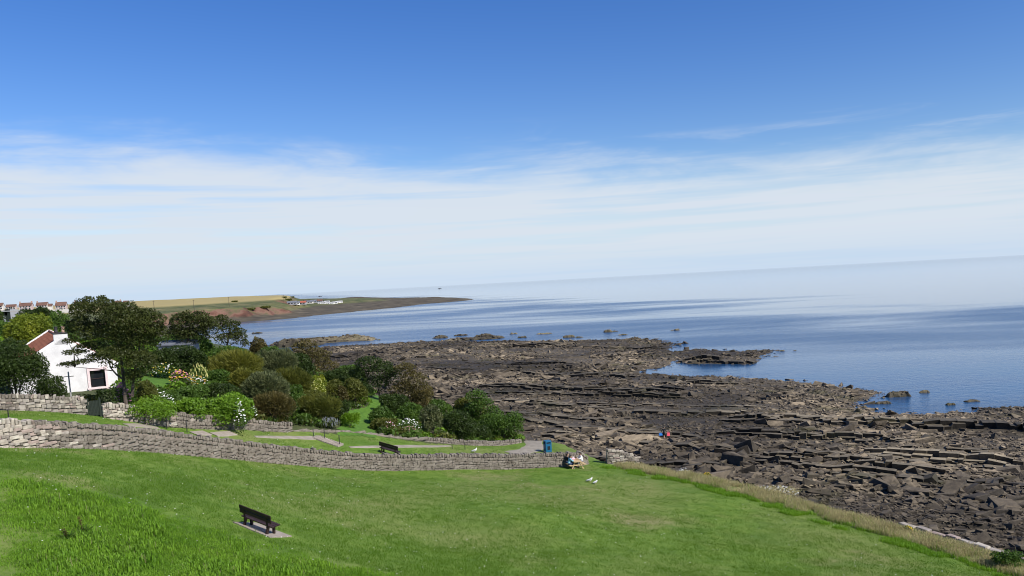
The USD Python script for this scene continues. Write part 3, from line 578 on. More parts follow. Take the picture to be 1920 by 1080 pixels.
# ------------------------------------------------------------------ paths
def ribbon(name, pxs, widths, mat, lift=0.03, fn=landz, label=None):
    c = np.array([hit(px, py, fn)[:2] for px, py in pxs]); S = np.concatenate([[0], np.cumsum(np.hypot(*np.diff(c, axis=0).T))])
    ss = np.linspace(0, S[-1], max(8, int(S[-1] / 0.5))); xy = np.stack([np.interp(ss, S, c[:, 0]), np.interp(ss, S, c[:, 1])], 1); w = np.interp(ss, S, widths)
    tg = np.gradient(xy, axis=0); tg /= np.linalg.norm(tg, axis=1, keepdims=True) + 1e-9; nr = np.stack([-tg[:, 1], tg[:, 0]], 1)
    k = np.linspace(-1, 1, 9); X = xy[:, None] + nr[:, None] * (k[None, :, None] * (w * (1 + 0.12 * np.sin(ss * 1.3)))[:, None, None] / 2)
    z = fn(X[..., 0].ravel(), X[..., 1].ravel()).reshape(X.shape[:2]) + lift - 0.06 * (np.abs(k) > 0.9)[None]
    v = np.concatenate([X, z[..., None]], 2).reshape(-1, 3); m = 9
    i, j = np.meshgrid(np.arange(len(ss) - 1), np.arange(m - 1), indexing='ij'); a = i * m + j
    return obj(name, (v, np.stack([a, a + 1, a + m + 1, a + m], -1).reshape(-1, 4)), mat, smooth=True, kind='structure')
ribbon('path', [(478, 819), (540, 820), (590, 821)], [0.4, 0.9, 1.0], 'path_paving')
ribbon('path', [(655, 838.5), (720, 838), (800, 837), (845, 836)], [0.4, 0.8, 0.9, 0.6], 'path_paving')
ribbon('path', [(960, 850), (990, 845), (1003, 838), (1000, 829), (985, 825)], [2.2, 2.8, 2.6, 2.2, 1.6], 'path_paving')
ribbon('path', [(235, 797), (270, 798), (298, 803)], [0.7, 1.2, 0.8], 'path_paving')
for a, b in (((362, 813), (388, 811.5)), ((400, 815), (437, 812))):
    ribbon('paving_slab', [a, b], [0.95, 0.95], 'concrete', lift=0.05)
# flight of shallow stone steps from the upper path to the lower one
def steps():
    a, b = hit(590, 820, landz), hit(636, 836, landz); t = thing('stone_steps', 'narrow run of pale stone steps between the two path sections', 'steps', a)
    yaw = math.atan2(b[1] - a[1], b[0] - a[0])
    for k in range(11):
        q = a + (b - a) * (k + 0.5) / 11
        obj('step', MB().box(np.array([q[0], q[1], ground(q[0], q[1]) + 0.02]) - a, (0.55, 1.0, 0.2), rotz(yaw), cham=0.02), 'concrete', t)
steps()

# ------------------------------------------------------------------ cottage
def cottage():
    bz = 18.5
    ax = np.array([-8.6, 13.8]) / math.hypot(8.6, 13.8)            # from the near gable to the far one
    c0 = P(127, 748, 67)[:2]; yaw = math.atan2(ax[1], ax[0]) - math.pi / 2
    t = thing('cottage', 'white harled cottage with red pantile roof and gable window', 'house', (c0[0], c0[1], bz), yaw)
    HW, EV, RG, LN, TH = 3.95, 2.25, 4.72, 22.0, 0.6
    gable = Polygon([(-HW, -0.6), (HW, -0.6), (HW, EV), (0, RG), (-HW, EV)])
    wx0, wx1, wz0, wz1 = 1.84, 3.0, 0.42, 1.86
    def extr(poly, d):                                             # polygon in x,z extruded along +y
        m = trimesh.creation.extrude_polygon(poly, d, engine='earcut'); v = m.vertices[:, [0, 2, 1]].copy(); return v, m.faces[:, ::-1]
    g = gable.difference(Polygon([(wx0, wz0), (wx1, wz0), (wx1, wz1), (wx0, wz1)]))
    obj('gable_wall', extr(g, TH), 'harling', t)
    v, f = extr(gable, TH); v[:, 1] += LN - TH; obj('gable_wall', (v, f), 'harling', t)
    for sx in (-1, 1):
        obj('side_wall', MB().box((sx * (HW - TH / 2), LN / 2, EV / 2 - 0.35), (TH - 0.01, LN - 2 * TH - 0.002, EV + 0.5)), 'harling', t)
    w = obj('window', MB().box((wx0 - 0.1, -0.03, (wz0 + wz1) / 2), (0.2, 0.12, wz1 - wz0 + 0.5)).box((wx1 + 0.1, -0.03, (wz0 + wz1) / 2), (0.2, 0.12, wz1 - wz0 + 0.5)).box(((wx0 + wx1) / 2, -0.032, wz1 + 0.12), (wx1 - wx0 - 0.002, 0.12, 0.24)).box(((wx0 + wx1) / 2, -0.05, wz0 - 0.08), (wx1 - wx0 + 0.55, 0.2, 0.14)), 'pink_paint', t)
    fr = MB()
    for x in (wx0 + 0.03, wx1 - 0.03): fr.box((x, 0.22, (wz0 + wz1) / 2), (0.06, 0.07, wz1 - wz0))
    for z in (wz0 + 0.03, (wz0 + wz1) / 2, wz1 - 0.03): fr.box(((wx0 + wx1) / 2, 0.22, z), (wx1 - wx0 - 0.122, 0.06, 0.05))
    obj('frame', fr, 'dark_wood', w); obj('pane', MB().box(((wx0 + wx1) / 2, 0.25, (wz0 + wz1) / 2), (wx1 - wx0, 0.02, wz1 - wz0)), 'dark_glass', w)
    # roof: slabs, pantiles in courses, raised skews at the gables
    sl = math.hypot(HW + 0.15, (RG - EV) * (HW + 0.15) / HW); an = math.atan2(RG - EV, HW)
    rf = MB()
    for sx in (-1, 1):
        mid = np.array([sx * (HW + 0.15) / 2, LN / 2, RG - (RG - EV) * (HW + 0.15) / HW / 2 + 0.05]); rf.box(mid, (sl, LN - 2 * 0.35, 0.1), roty(sx * an))
    r = obj('roof', rf, 'slate', t)
    tl = MB(); nC = int((LN - 0.8) / 0.26)
    for sx in (-1, 1):
        for row in range(14):
            for col in range(nC):
                u = (row + 0.5) / 14 * sl; x = sx * u * math.cos(an); z = RG - u * math.sin(an) + 0.14
                k = np.linspace(0, math.pi, 5); prof = np.stack([np.cos(k) * 0.115, np.sin(k) * 0.07], 1)
                L = sl / 14 + 0.05; y = 0.42 + (col + 0.5) * 0.26
                v = np.array([[s * L / 2, py, pz + (0.02 if s > 0 else -0.015)] for s in (-1, 1) for py, pz in prof]); v[:, 2] += rng.uniform(-0.01, 0.01)
                if sx < 0: v[:, 0] *= -1
                v = v @ roty(sx * an).T + [x, y, z]; f = np.array([[i, i + 1, i + 6, i + 5] for i in range(4)]); tl.add(v, f if sx > 0 else f[:, ::-1])
    obj('pantiles', tl, 'pantile', r, kind='stuff')
    obj('ridge', MB().tube([(0, 0.4, RG + 0.16), (0, LN - 0.4, RG + 0.16)], 0.14, 8), 'pantile', r)
    for y, up_ in ((0.2, 0.0), (LN - 0.3, 0.10)):
        sk = MB()
        for sx in (-1, 1): sk.box((sx * (HW + 0.12) / 2, y, RG - (RG - EV) * (HW + 0.12) / HW / 2 + 0.10 + up_), (sl, 0.38 + up_, 0.2 + up_), roty(sx * an))
        obj('skew', sk, 'white_paint', r)
    ch = obj('chimney', MB().box((0, 0.42, RG + 0.0), (1.05, 0.84, 0.9)), 'harling', r)
    obj('chimney_cope', MB().box((0, 0.42, RG + 0.5), (1.16, 0.96, 0.12), cham=0.03), 'soot', t)
    for x, m in ((-0.28, 'soot'), (0.25, 'clay_pot')):
        k = [(0.13, 0), (0.15, 0.1), (0.12, 0.2), (0.12, 0.42), (0.15, 0.46), (0.15, 0.52), (0.1, 0.52)]
        mm = trimesh.creation.revolve(np.array(k), sections=10); obj('chimney_pot', (mm.vertices + [x, 0.42, RG + 0.55], mm.faces), m, t)
    obj('gutter', MB().tube([(HW + 0.16, 0.5, EV - 0.06), (HW + 0.16, LN - 0.5, EV - 0.06)], 0.06, 6), 'black_metal', t)
    return t
cottage()

def bbox_roof(name, label, cat, px0, px1, ytop, ybot, d, wallmat, roofmat):
    a, b = P(px0, ytop, d), P(px1, ytop, d); w = np.linalg.norm(a - b); c = (a + b) / 2; g = ground(c[0], c[1])
    yaw = math.atan2(b[1] - a[1], b[0] - a[0]); t = thing(name, label, cat, (c[0], c[1], g), yaw)
    eave = P(px0, ybot, d)[2] - g; rg = c[2] - g
    v = np.array([(-w / 2, -1.6, eave), (w / 2, -1.6, eave), (w / 2, 0, rg), (-w / 2, 0, rg), (-w / 2, 1.6, eave), (w / 2, 1.6, eave)])
    f = np.array([[0, 1, 2, 3], [3, 2, 5, 4]]); m = trimesh.Trimesh(*[v, np.vstack([f[:, [0, 1, 2]], f[:, [0, 2, 3]]])], process=False)
    tv = np.vstack([v, v - [0, 0, 0.12]]); obj('roof', trimesh.convex.convex_hull(tv), roofmat, t)
    obj('wall', MB().box((0, 0, eave / 2 - 0.3), (w * 0.94, 2.8, eave + 0.3)), wallmat, t)
    obj('door', MB().box((w * 0.2, -1.42, 0.95), (0.8, 0.05, 1.9)), 'dark_gate', t)
    obj('window', MB().box((-w * 0.2, -1.42, 1.3), (1.0, 0.05, 0.8)), 'dark_glass', t)
bbox_roof('garden_shed', 'long grey-roofed shed showing behind the big garden tree', 'shed', 303, 366, 637, 646, 98, 'grey_wall', 'slate')
bbox_roof('small_shed', 'small flat-topped grey shed among the shrubs at the far left', 'shed', 12, 29, 580, 583, 128, 'grey_wall', 'grey_metal')

# ------------------------------------------------------------------ gate, posts, pole
def gate():
    a, b = P(165, 777, 57.1), P(191, 779, 57.4); c = (a + b) / 2; yaw = math.atan2(b[1] - a[1], b[0] - a[0]); g = ground(c[0], c[1])
    w = np.hypot(*(b - a)[:2]); t = thing('garden_gate', 'dark timber gate closing the gap between the garden walls', 'gate', (c[0], c[1], g), yaw)
    for s in (-1, 1): obj('gate_post', MB().box((s * (w / 2 - 0.05), 0, 0.6), (0.12, 0.12, 1.4), cham=0.01), 'dark_gate', t)
    n = 7; pw = (w - 0.25) / n
    for k in range(n): obj('plank', MB().box((-w / 2 + 0.125 + (k + 0.5) * pw, 0, 0.58), (pw - 0.012, 0.03, 1.08 + 0.02 * (k % 2)), cham=0.004), 'dark_gate', t)
    for z in (0.25, 0.9): obj('rail', MB().box((0, 0.04, z), (w - 0.26, 0.04, 0.09)), 'dark_gate', t)
gate()

def rail_post(px, ytop, ybase, label, d=None):
    p = hit(px, ybase, landz); h = max(0.7, (ybase - ytop) * p[1] / F)
    t = thing('railing_post', label, 'post', p)
    obj('post', MB().tube([(0, 0, -0.2), (0, 0, h)], 0.035, 6), 'black_metal', t); obj('cap', MB().tube([(0, 0, h), (0, 0, h + 0.05)], [0.05, 0.03], 6), 'black_metal', t)
    return p + [0, 0, h]
def rail(a, b, label, mat='grey_metal'):
    t = obj('handrail', MB().tube([a, (a + b) / 2, b], 0.03, 6), mat); tag(t, label, 'handrail')
q = rail_post(17, 772, 789, 'thin black post on the grass at the left edge of the terrace'); rail(q, P(-60, 765, q[1] - 3) , 'thin dark handrail running off at the left edge of the terrace', 'black_metal')
q1 = rail_post(273, 771, 796, 'dark post at the upper end of the short pale handrail'); q2 = rail_post(313, 778, 805, 'dark post where the garden wall turns, beside the leaning pole')
rail(q1, q1 + (q2 - q1) * 0.55 + [0, 0, 0.2], 'short pale handrail in front of the garden wall')
rail_post(351, 790, 811, 'dark post in front of the reddish stretch of garden wall')
rail_post(588, 811, 819, 'short dark post left of the stone steps'); rail_post(609, 804, 825, 'dark post beside the middle of the stone steps'); rail_post(637, 816, 836, 'dark post at the foot of the stone steps')
rail_post(848, 829, 842, 'dark post in front of the low wall, the left of two'); rail_post(872, 830, 843, 'dark post in front of the low wall, the right of two')
a = hit(312, 796, landz); tag(obj('leaning_pole', MB().tube([a + [0, 0, -0.1], P(300, 763, a[1])], [0.045, 0.04], 6), 'concrete'), 'pale pole leaning against the garden wall', 'pole')

def cross_pole():
    p = P(134, 752, 60.3); g = ground(p[0], p[1]); top = P(128.5, 697, 60.3)[2] - g
    t = thing('clothes_pole', 'pale pole with a dark crossbar in front of the cottage gable', 'pole', (p[0], p[1], g), 0.3)
    obj('pole', MB().tube([(0, 0, -0.3), (0, 0, top)], [0.06, 0.05], 8), 'grey_metal', t)
    obj('crossbar', MB().tube([(-0.34, 0, top - 0.36), (0.34, 0, top - 0.36)], 0.03, 6), 'black_metal', t)
cross_pole()

# ------------------------------------------------------------------ far houses, caravans, poles, boats
def gable_roof(w, dp, eave, rg, over=0.3, th=0.18):
    hw = dp / 2 + over; v = []
    for x in (-w / 2 - over, w / 2 + over): v += [(x, -hw, eave - over * 0.5), (x, 0, rg), (x, hw, eave - over * 0.5), (x, -hw, eave - over * 0.5 - th), (x, 0, rg - th), (x, hw, eave - over * 0.5 - th)]
    f = [[0, 6, 7, 1], [1, 7, 8, 2], [3, 4, 10, 9], [4, 5, 11, 10], [0, 3, 9, 6], [2, 8, 11, 5], [0, 1, 4, 3], [1, 2, 5, 4], [6, 9, 10, 7], [7, 10, 11, 8]]
    return np.array(v), np.array(f)
def gable_body(w, dp, eave, rg, dz=0.25):
    v = []
    for x in (-w / 2, w / 2): v += [(x, -dp / 2, -2.5), (x, dp / 2, -2.5), (x, dp / 2, eave - dz), (x, 0, rg - dz), (x, -dp / 2, eave - dz)]
    return trimesh.convex.convex_hull(np.array(v))
def far_house(px0, px1, ytop, ybase, d, label, wall='cream_wall', roof='far_roof', yaw=0.22, chim=(-0.45,), ext=0):
    a, b = P(px0, ybase, d), P(px1, ybase, d); w = np.linalg.norm(b - a) * 0.74; c = (a + b) / 2; top = P((px0 + px1) / 2, ytop, d)[2] - c[2]
    ev = top * 0.56; t = thing('far_house', label, 'house', c, yaw); dp = w * 0.62
    obj('wall', gable_body(w, dp, ev, top), wall, t); r = obj('roof', gable_roof(w, dp, ev, top), roof, t)
    for cx in chim: obj('chimney', MB().box((cx * w, 0, top + 0.35), (0.9, 0.7, 1.5)), 'clay_pot', r)
    nw = 4
    for lv in (0.22, 0.7):
        for k in range(nw):
            x = (-0.36 + 0.72 * k / (nw - 1)) * w
            wd = obj('window', MB().box((x, -dp / 2 - 0.02, lv * ev), (1.5, 0.1, 1.25)), 'white_paint', t); obj('pane', MB().box((x, -dp / 2 - 0.08, lv * ev), (1.25, 0.05, 1.0)), 'dark_glass', wd)
    obj('door', MB().box((0.02 * w, -dp / 2 - 0.03, 0.9), (1.0, 0.08, 2.0)), 'dark_gate', t)
    if ext:
        obj('extension', gable_body(w * 0.4, dp * 0.6, ev * 0.7, top * 0.72).apply_translation([w * 0.68, dp * 0.1, 0]), wall, t)
        v, f = gable_roof(w * 0.4, dp * 0.6, ev * 0.7, top * 0.72); obj('extension_roof', (v + [w * 0.68, dp * 0.1, 0], f), roof, t)
far_house(-14, 9, 568, 580, 640, 'far cream house cut by the left edge of the picture')
far_house(11, 33, 570.5, 580, 690, 'low brown-roofed house second from the left on the skyline', wall='pink_wall', chim=())
far_house(36, 64, 567.5, 580.5, 640, 'skyline house third from the left with pale front and pinkish gable', wall='pink_wall', chim=(-0.48, 0.48))
far_house(68, 93, 566.5, 579, 660, 'far white house with a lower wing on its right', ext=1)
far_house(104, 128, 566, 581, 640, 'far brown-roofed house with pink gable just left of the big tree', wall='pink_wall')
far_house(139, 161, 565, 577, 660, 'far white house half hidden behind the left side of the big tree')
far_house(216, 229, 563.5, 571, 780, 'small far roof showing through the top of the big tree', chim=(0.4,))
far_house(231, 244, 563.5, 571, 800, 'tiny far house on the skyline right of the big tree top', chim=())
t_ = P(85, 582, 625); tag(obj('field_wall', MB().box((t_[0], t_[1], t_[2] - 1.2), (62, 0.6, 3.0), rotz(0.02)), 'cream_wall'), 'long pale boundary wall below the row of far houses', 'wall')

def caravan(px, py, d, w, label, mat='white_paint', yaw=0.0, roof=None, hip=False):
    p = hit(px, py + 1.5, farz, 800, 2400); h = 3.0 if roof is None else 3.6; w = w * 0.8 * p[1] / 1080
    t = thing('holiday_cabin', label, 'cabin', p - [0, 0, 0.3], yaw)
    obj('body', chamfer_box((w, 4.2, 3.2), 0.25).apply_translation([0, 0, h / 2 - 0.4]), mat, t)
    v, f = gable_roof(w, 4.2, h - 0.5, h + (1.6 if roof else 0.5), over=0.35); obj('roof', (v, f), roof or 'grey_metal', t)
    for k in (-0.3, 0.0, 0.3): obj('window', MB().box((k * w, -2.13, h * 0.5), (w * 0.18, 0.06, 1.0)), 'dark_glass', t)
    obj('door', MB().box((0.16 * w, -2.13, h * 0.35), (0.8, 0.05, 1.9)), 'grey_wall', t)
for k, (px, py, w, label, m, yaw, rf) in enumerate([
    (548, 569.5, 16, 'grey headland cabin at the left end of the group', 'grey_wall', 0.1, 'slate'), (556, 570, 11, 'pale fronted cabin beside the red roof on the headland', 'white_paint', 0.1, 'slate'), (565, 569.5, 17, 'headland building with the bright red roof', 'grey_wall', -0.1, 'far_roof_red'),
    (579, 567.5, 15, 'long grey cabin right of the red roof on the headland', 'cream_wall', 0.0, 'slate'), (588, 566.5, 10, 'low dark cabin in the middle of the headland group', 'grey_wall', 0.1, 'slate'), (604, 568, 14, 'white caravan nearest the middle of the headland group', 'white_paint', 0.1, None),
    (600, 565.5, 9, 'dark roofed hut behind the white caravan on the headland', 'grey_wall', 0.0, 'far_roof'), (613, 566, 9, 'small white caravan set back in the headland row', 'white_paint', 0.0, None), (620, 568.5, 12, 'wide white caravan at the front of the headland row', 'white_paint', 0.15, None),
    (628, 567.5, 8, 'white caravan third from the right end of the headland row', 'white_paint', 0.5, None), (633, 566.5, 7, 'white caravan second from the right end of the headland row', 'white_paint', 0.6, None), (638, 566, 7, 'last white caravan at the seaward end of the headland row', 'white_paint', 0.6, None)]):
    caravan(px, py, 1080, w, label, m, yaw, rf)

def far_pole(px, ytop, ybase, d, label):
    p = P(px, ybase, d); p[2] = float(farz(p[:1], p[1:2])[0]); h = 0.9 * (P(px, ytop, d)[2] - p[2]); h = max(h, 6.0); t = thing('telegraph_pole', label, 'pole', p - [0, 0, 1])
    obj('pole', MB().tube([(0, 0, 0), (0, 0, h + 1)], [0.22, 0.18], 6), 'bark', t); obj('crossarm', MB().box((0, 0, h + 0.2), (2.2, 0.2, 0.2)), 'bark', t)
far_pole(288, 560.5, 567, 760, 'far wooden pole just right of the big tree'); far_pole(363, 557, 567.5, 760, 'far wooden pole in the middle of the golden field'); far_pole(429, 555, 564.5, 900, 'far wooden pole at the right part of the golden field'); far_pole(532, 552, 560, 1100, 'far mast on the rounded crest of the headland')

def boat(px, py, L, label, hullm='black_metal'):
    p = PZ(px, py, 0); t = thing('fishing_boat', label, 'boat', p)
    s = np.linspace(-0.5, 0.5, 9); sec = []
    for u in s:
        b = 0.16 * L * (1 - (abs(u) * 2) ** 3 * (1.0 if u > 0 else 0.3)); z1 = 0.09 * L + 0.06 * L * max(0, u)
        sec.append([(u * L, -b, z1), (u * L, -b * 0.7, -0.05 * L), (u * L, b * 0.7, -0.05 * L), (u * L, b, z1)])
    v = np.array(sec).reshape(-1, 3); f = []
    for i in range(8):
        for k in range(4): f.append([i * 4 + k, i * 4 + (k + 1) % 4, (i + 1) * 4 + (k + 1) % 4, (i + 1) * 4 + k])
    obj('hull', (v, np.array(f)), hullm, t); obj('wheelhouse', MB().box((-0.12 * L, 0, 0.16 * L), (0.24 * L, 0.2 * L, 0.16 * L), cham=0.02 * L), 'cloth_grey', t); obj('mast', MB().tube([(0.1 * L, 0, 0.08 * L), (0.1 * L, 0, 0.42 * L)], 0.012 * L, 5), 'black_metal', t)
boat(824.5, 541.5, 30, 'tiny dark boat out near the horizon beyond the headland tip'); boat(600, 556.5, 22, 'tiny dark speck of a boat beyond the headland cabins')

# ------------------------------------------------------------------ vegetation
def unit(v): return v / (np.linalg.norm(v, axis=-1, keepdims=True) + 1e-9)

def leaf_mesh(p, out, L, W, mode, r):
    n = len(p); rnd = unit(r.normal(size=(n, 3)))
    if mode == 'strand': u = unit(out * 0.8 + rnd * 0.45 + [0, 0, 0.35])
    elif mode == 'weep': u = unit(out * 0.35 + rnd * 0.4 + [0, 0, -0.7])
    else: u = unit(rnd + out * 0.25)
    w = unit(np.cross(u, unit(r.normal(size=(n, 3)) + out * 0.5)))
    ls = (L * r.uniform(0.6, 1.35, n))[:, None]; ws = (W * r.uniform(0.6, 1.3, n))[:, None]
    v = np.stack([p - u * ls / 2, p + w * ws / 2, p + u * ls / 2, p - w * ws / 2], 1).reshape(-1, 3)
    k = np.arange(n)[:, None] * 4; f = np.concatenate([k + [[0, 1, 2]], k + [[0, 2, 3]]])
    return v, f

def crown_points(lobes, n, r, rough=0.22, inner=0.35, gap=0.30, zmin=None):
    """points through a set of ellipsoid lobes (centre, radii), thick near their skins"""
    lobes = [(np.asarray(c, float), np.asarray(q, float)) for c, q in lobes]
    wt = np.array([(q[0] * q[1] * q[2]) ** (2 / 3) for _, q in lobes]); k = r.choice(len(lobes), n, p=wt / wt.sum())
    C = np.array([c for c, _ in lobes])[k]; Q = np.array([q for _, q in lobes])[k]
    d = unit(r.normal(size=(n, 3))); d[:, 2] = np.where((d[:, 2] < -0.25) & (r.random(n) < 0.6), -d[:, 2], d[:, 2])
    seed = r.uniform(0, 50, 3)
    nz = meshkit.fbm(C * 0.7 + d * 2.6 + seed, 3)
    rad = np.where(r.random(n) < inner, r.uniform(0.3, 0.95, n), 1 - np.abs(r.normal(0, 0.09, n))) * (1 + (nz - 0.5) * 2.2 * rough)
    p = C + d * Q * rad[:, None]
    sc = 1.6 / max(0.5, float(np.mean(Q)))
    keep = meshkit.noise(p * sc * 1.6 + seed) > gap
    if zmin is not None: keep &= p[:, 2] > zmin
    return p[keep], unit(d / Q)[keep]

def trunk_mesh(paths):
    m = MB()
    for pts, rad in paths: m.tube(pts, rad, 7)
    return m

def bush(name, label, cat, x0, x1, yt, yb, d, mat, mode='leaf', L=None, W=None, lean=0.0, dens=1.0, group=None, lobes=5, gap=0.2, rough=0.22, flat=0.0, box=False, mats=None):
    r = np.random.default_rng(abs(hash_(label)))
    xc = (x0 + x1) / 2; b = P(xc, yb, d); g = ground(b[0], b[1]); rx = (x1 - x0) * d / F / 2 * 1.04; h = max(0.5, P(xc, yt, d)[2] - g); ry = rx * 0.85
    t = thing(name, label, cat, (b[0], b[1], g), group=group)
    px = d / 800.0; L = L or max(0.14, 2.0 * px); W = W or (L * (0.62 if mode == 'leaf' else 0.25))
    cz = h * 0.48
    lb = [((0, 0, cz), (rx * 0.86, ry * 0.86, h * 0.50))]
    for k in range(lobes):
        a = 2 * math.pi * (k + r.uniform(-0.3, 0.3)) / max(1, lobes); s = r.uniform(0.34, 0.5); up = r.uniform(0.35, 0.78) - flat * 0.2
        lb.append(((math.cos(a) * rx * (1 - s) * 0.98, math.sin(a) * ry * (1 - s) * 0.95, h * up), (rx * s, ry * s, h * s * 0.62)))
    if box:
        n = int(dens * 2600 * max(1, rx)); q = r.uniform(-1, 1, (n, 3)); ax = r.integers(0, 3, n); q[np.arange(n), ax] = np.sign(q[np.arange(n), ax]) * r.uniform(0.82, 1.0, n)
        out = unit(np.where(np.abs(q) > 0.8, q, 0)); pts_ = q * [rx, ry * 0.8, h / 2] + [0, 0, h / 2]
        pts_ += r.normal(0, 0.04, pts_.shape)
    else:
        area = 4 * math.pi * rx * h * 0.5; n = int(dens * 4.2 * area / (L * W))
        n = int(np.clip(n, 1200, 24000)); pts_, out = crown_points(lb, n, r, rough, 0.3, gap, zmin=0.02)
    pts_[:, 0] += lean * pts_[:, 2] * (1 + 0.3 * pts_[:, 2] / h)
    obj('crown', leaf_mesh(pts_, out, L, W, mode, r), mat, t)
    tr = []
    for k in range(4):
        a = 2 * math.pi * k / 4 + 0.4; tr.append(([(0, 0, -0.3), (rx * 0.1 * math.cos(a), ry * 0.1 * math.sin(a), h * 0.25), (rx * 0.42 * math.cos(a) + lean * h * 0.6, ry * 0.42 * math.sin(a), h * 0.7)], [0.035 * h * 0.5, 0.028 * h * 0.5, 0.008]))
    obj('stem', trunk_mesh(tr), 'bark', t)
    return t

def hash_(s):
    import zlib
    return zlib.crc32(s.encode())

def px_tree(name, label, cat, d, lobes, trunks, mat, L=None, W=None, dens=1.0, gap=0.25, mode='leaf', depth=0.85, mat2=None):
    """a tree whose crown masses are given where they stand in the photograph; depth comes from their own size"""
    r = np.random.default_rng(hash_(label)); b = P(*trunks[0][0][:2], d); g = ground(b[0], b[1]); o = np.array([b[0], b[1], g]); t = thing(name, label, cat, o)
    px = d / 800.0; L = L or max(0.14, 2.0 * px); W = W or L * 0.62
    P0, N0 = [], []
    for (cx, cy, rx, ry) in lobes:
        c = P(cx, cy, d + r.uniform(-1, 1) * rx * d / F * 0.5) - o; q = np.array([rx, rx * depth, ry]) * d / F
        n = int(np.clip(dens * 20.0 * q[0] * q[2] / (L * W), 60, 9000)); p, nn = crown_points([(c, q)], n, r, 0.4, 0.35, gap)
        P0.append(p); N0.append(nn)
    p, nn = np.vstack(P0), np.vstack(N0)
    obj('crown', leaf_mesh(p, nn, L, W, mode, r), mat, t)
    tr = []
    for tp in trunks:
        pts_ = np.array([P(x, y, d + (0.25 * k if k else 0)) for k, (x, y, *_) in enumerate(tp)]) - o
        if tp is trunks[0] or len(tp[0]) < 3: pass
        rad = [w[2] * d / F / 2 for w in tp]; tr.append((pts_, rad))
    # smaller limbs into each crown mass
    for (cx, cy, rx, ry) in lobes:
        c = P(cx, cy, d) - o; k = int(np.argmin([np.linalg.norm(q[0][-1] - c) for q in tr[:len(trunks)]])); s = tr[k][0][-1]
        mid = (s + c) / 2 + r.normal(0, 0.15, 3); tr.append((np.array([s, mid, c]), [0.05, 0.035, 0.012]))
    tr[0] = (np.vstack([tr[0][0][:1] - [0, 0, 0.5], tr[0][0]]), [tr[0][1][0] * 1.2] + list(tr[0][1]))
    obj('trunk', trunk_mesh(tr), 'bark', t)
    return t

px_tree('garden_tree', 'large dark windswept tree standing against the right side of the white cottage', 'tree', 58.8,
    [(152, 583, 22, 20), (195, 578, 26, 18), (166, 563, 11, 8), (191, 561, 9, 7), (228, 590, 38, 24), (278, 603, 30, 24), (298, 625, 17, 22), (150, 618, 27, 24), (200, 628, 42, 32), (255, 640, 38, 36), (218, 668, 38, 22), (266, 680, 30, 22), (250, 706, 18, 14),
     (168, 650, 26, 9), (140, 661, 22, 6), (128, 683, 18, 5), (155, 678, 22, 5), (182, 668, 20, 8), (128, 640, 12, 6), (240, 615, 40, 30)],
    [[(235, 748, 7), (232, 715, 6), (228, 680, 5), (222, 640, 3)], [(248, 744, 6), (250, 708, 5), (258, 670, 4), (265, 630, 2.5)], [(232, 712, 4), (219, 703, 3.2), (208, 690, 2.6), (203, 676, 2)], [(210, 695, 2), (185, 692, 1.5), (160, 690, 1.2), (140, 688, 0.8)]], 'leaf_tree', dens=1.45, gap=0.2)
px_tree('windswept_tree', 'dark windswept tree right of the big garden tree, its crown leaning seaward', 'tree', 97, [(345, 605, 26, 20), (372, 600, 24, 16), (392, 615, 20, 18), (330, 625, 18, 14), (360, 630, 30, 16)], [[(352, 668, 5), (352, 640, 4), (355, 615, 2)]], 'leaf_tree', dens=1.6, gap=0.2)
px_tree('windswept_tree', 'thin brownish windswept tree at the end of the tree row beside the bay', 'tree', 103, [(412, 603, 17, 13), (432, 615, 20, 15), (448, 630, 17, 15), (425, 635, 24, 12), (460, 645, 8, 10)], [[(425, 672, 4), (426, 645, 3), (432, 618, 1.6)], [(426, 650, 2), (445, 640, 1.6), (455, 632, 1)]], 'leaf_tree', dens=1.1, gap=0.28)
px_tree('shore_tree', 'brown-leaved tree with rounded crown standing in front of the rock strip', 'tree', 101, [(572, 652, 24, 16), (590, 672, 30, 22), (610, 692, 26, 20), (565, 675, 18, 18)], [[(590, 735, 5), (590, 705, 4), (585, 675, 2)]], 'leaf_brown', dens=0.95)
px_tree('shore_tree', 'dark green leaning tree with pale trunk in the lower garden', 'tree', 96, [(690, 682, 26, 14), (715, 695, 28, 18), (735, 705, 18, 18), (675, 705, 16, 18), (705, 720, 26, 16)], [[(713, 760, 4), (711, 738, 3.4), (706, 710, 2)], [(738, 762, 3), (732, 735, 2.4), (724, 705, 1.4)]], 'leaf_dark', dens=1.1)
px_tree('shore_tree', 'olive brown tree at the edge of the rocks, seaward of the dark leaning tree', 'tree', 95, [(760, 693, 22, 14), (775, 715, 28, 20), (792, 738, 22, 22), (755, 735, 24, 22), (770, 758, 30, 14)], [[(762, 782, 4), (764, 755, 3), (768, 725, 1.6)]], 'leaf_brown', dens=0.85, mat2=None)
px_tree('tall_shrub', 'tall olive shrub with yellowish top rising behind the wall near the path', 'shrub', 97, [(893, 745, 20, 14), (905, 762, 24, 18), (925, 780, 20, 18), (885, 775, 20, 20), (905, 800, 30, 20)], [[(905, 832, 4), (904, 800, 3), (900, 760, 1.4)]], 'leaf_mid', dens=1.0)

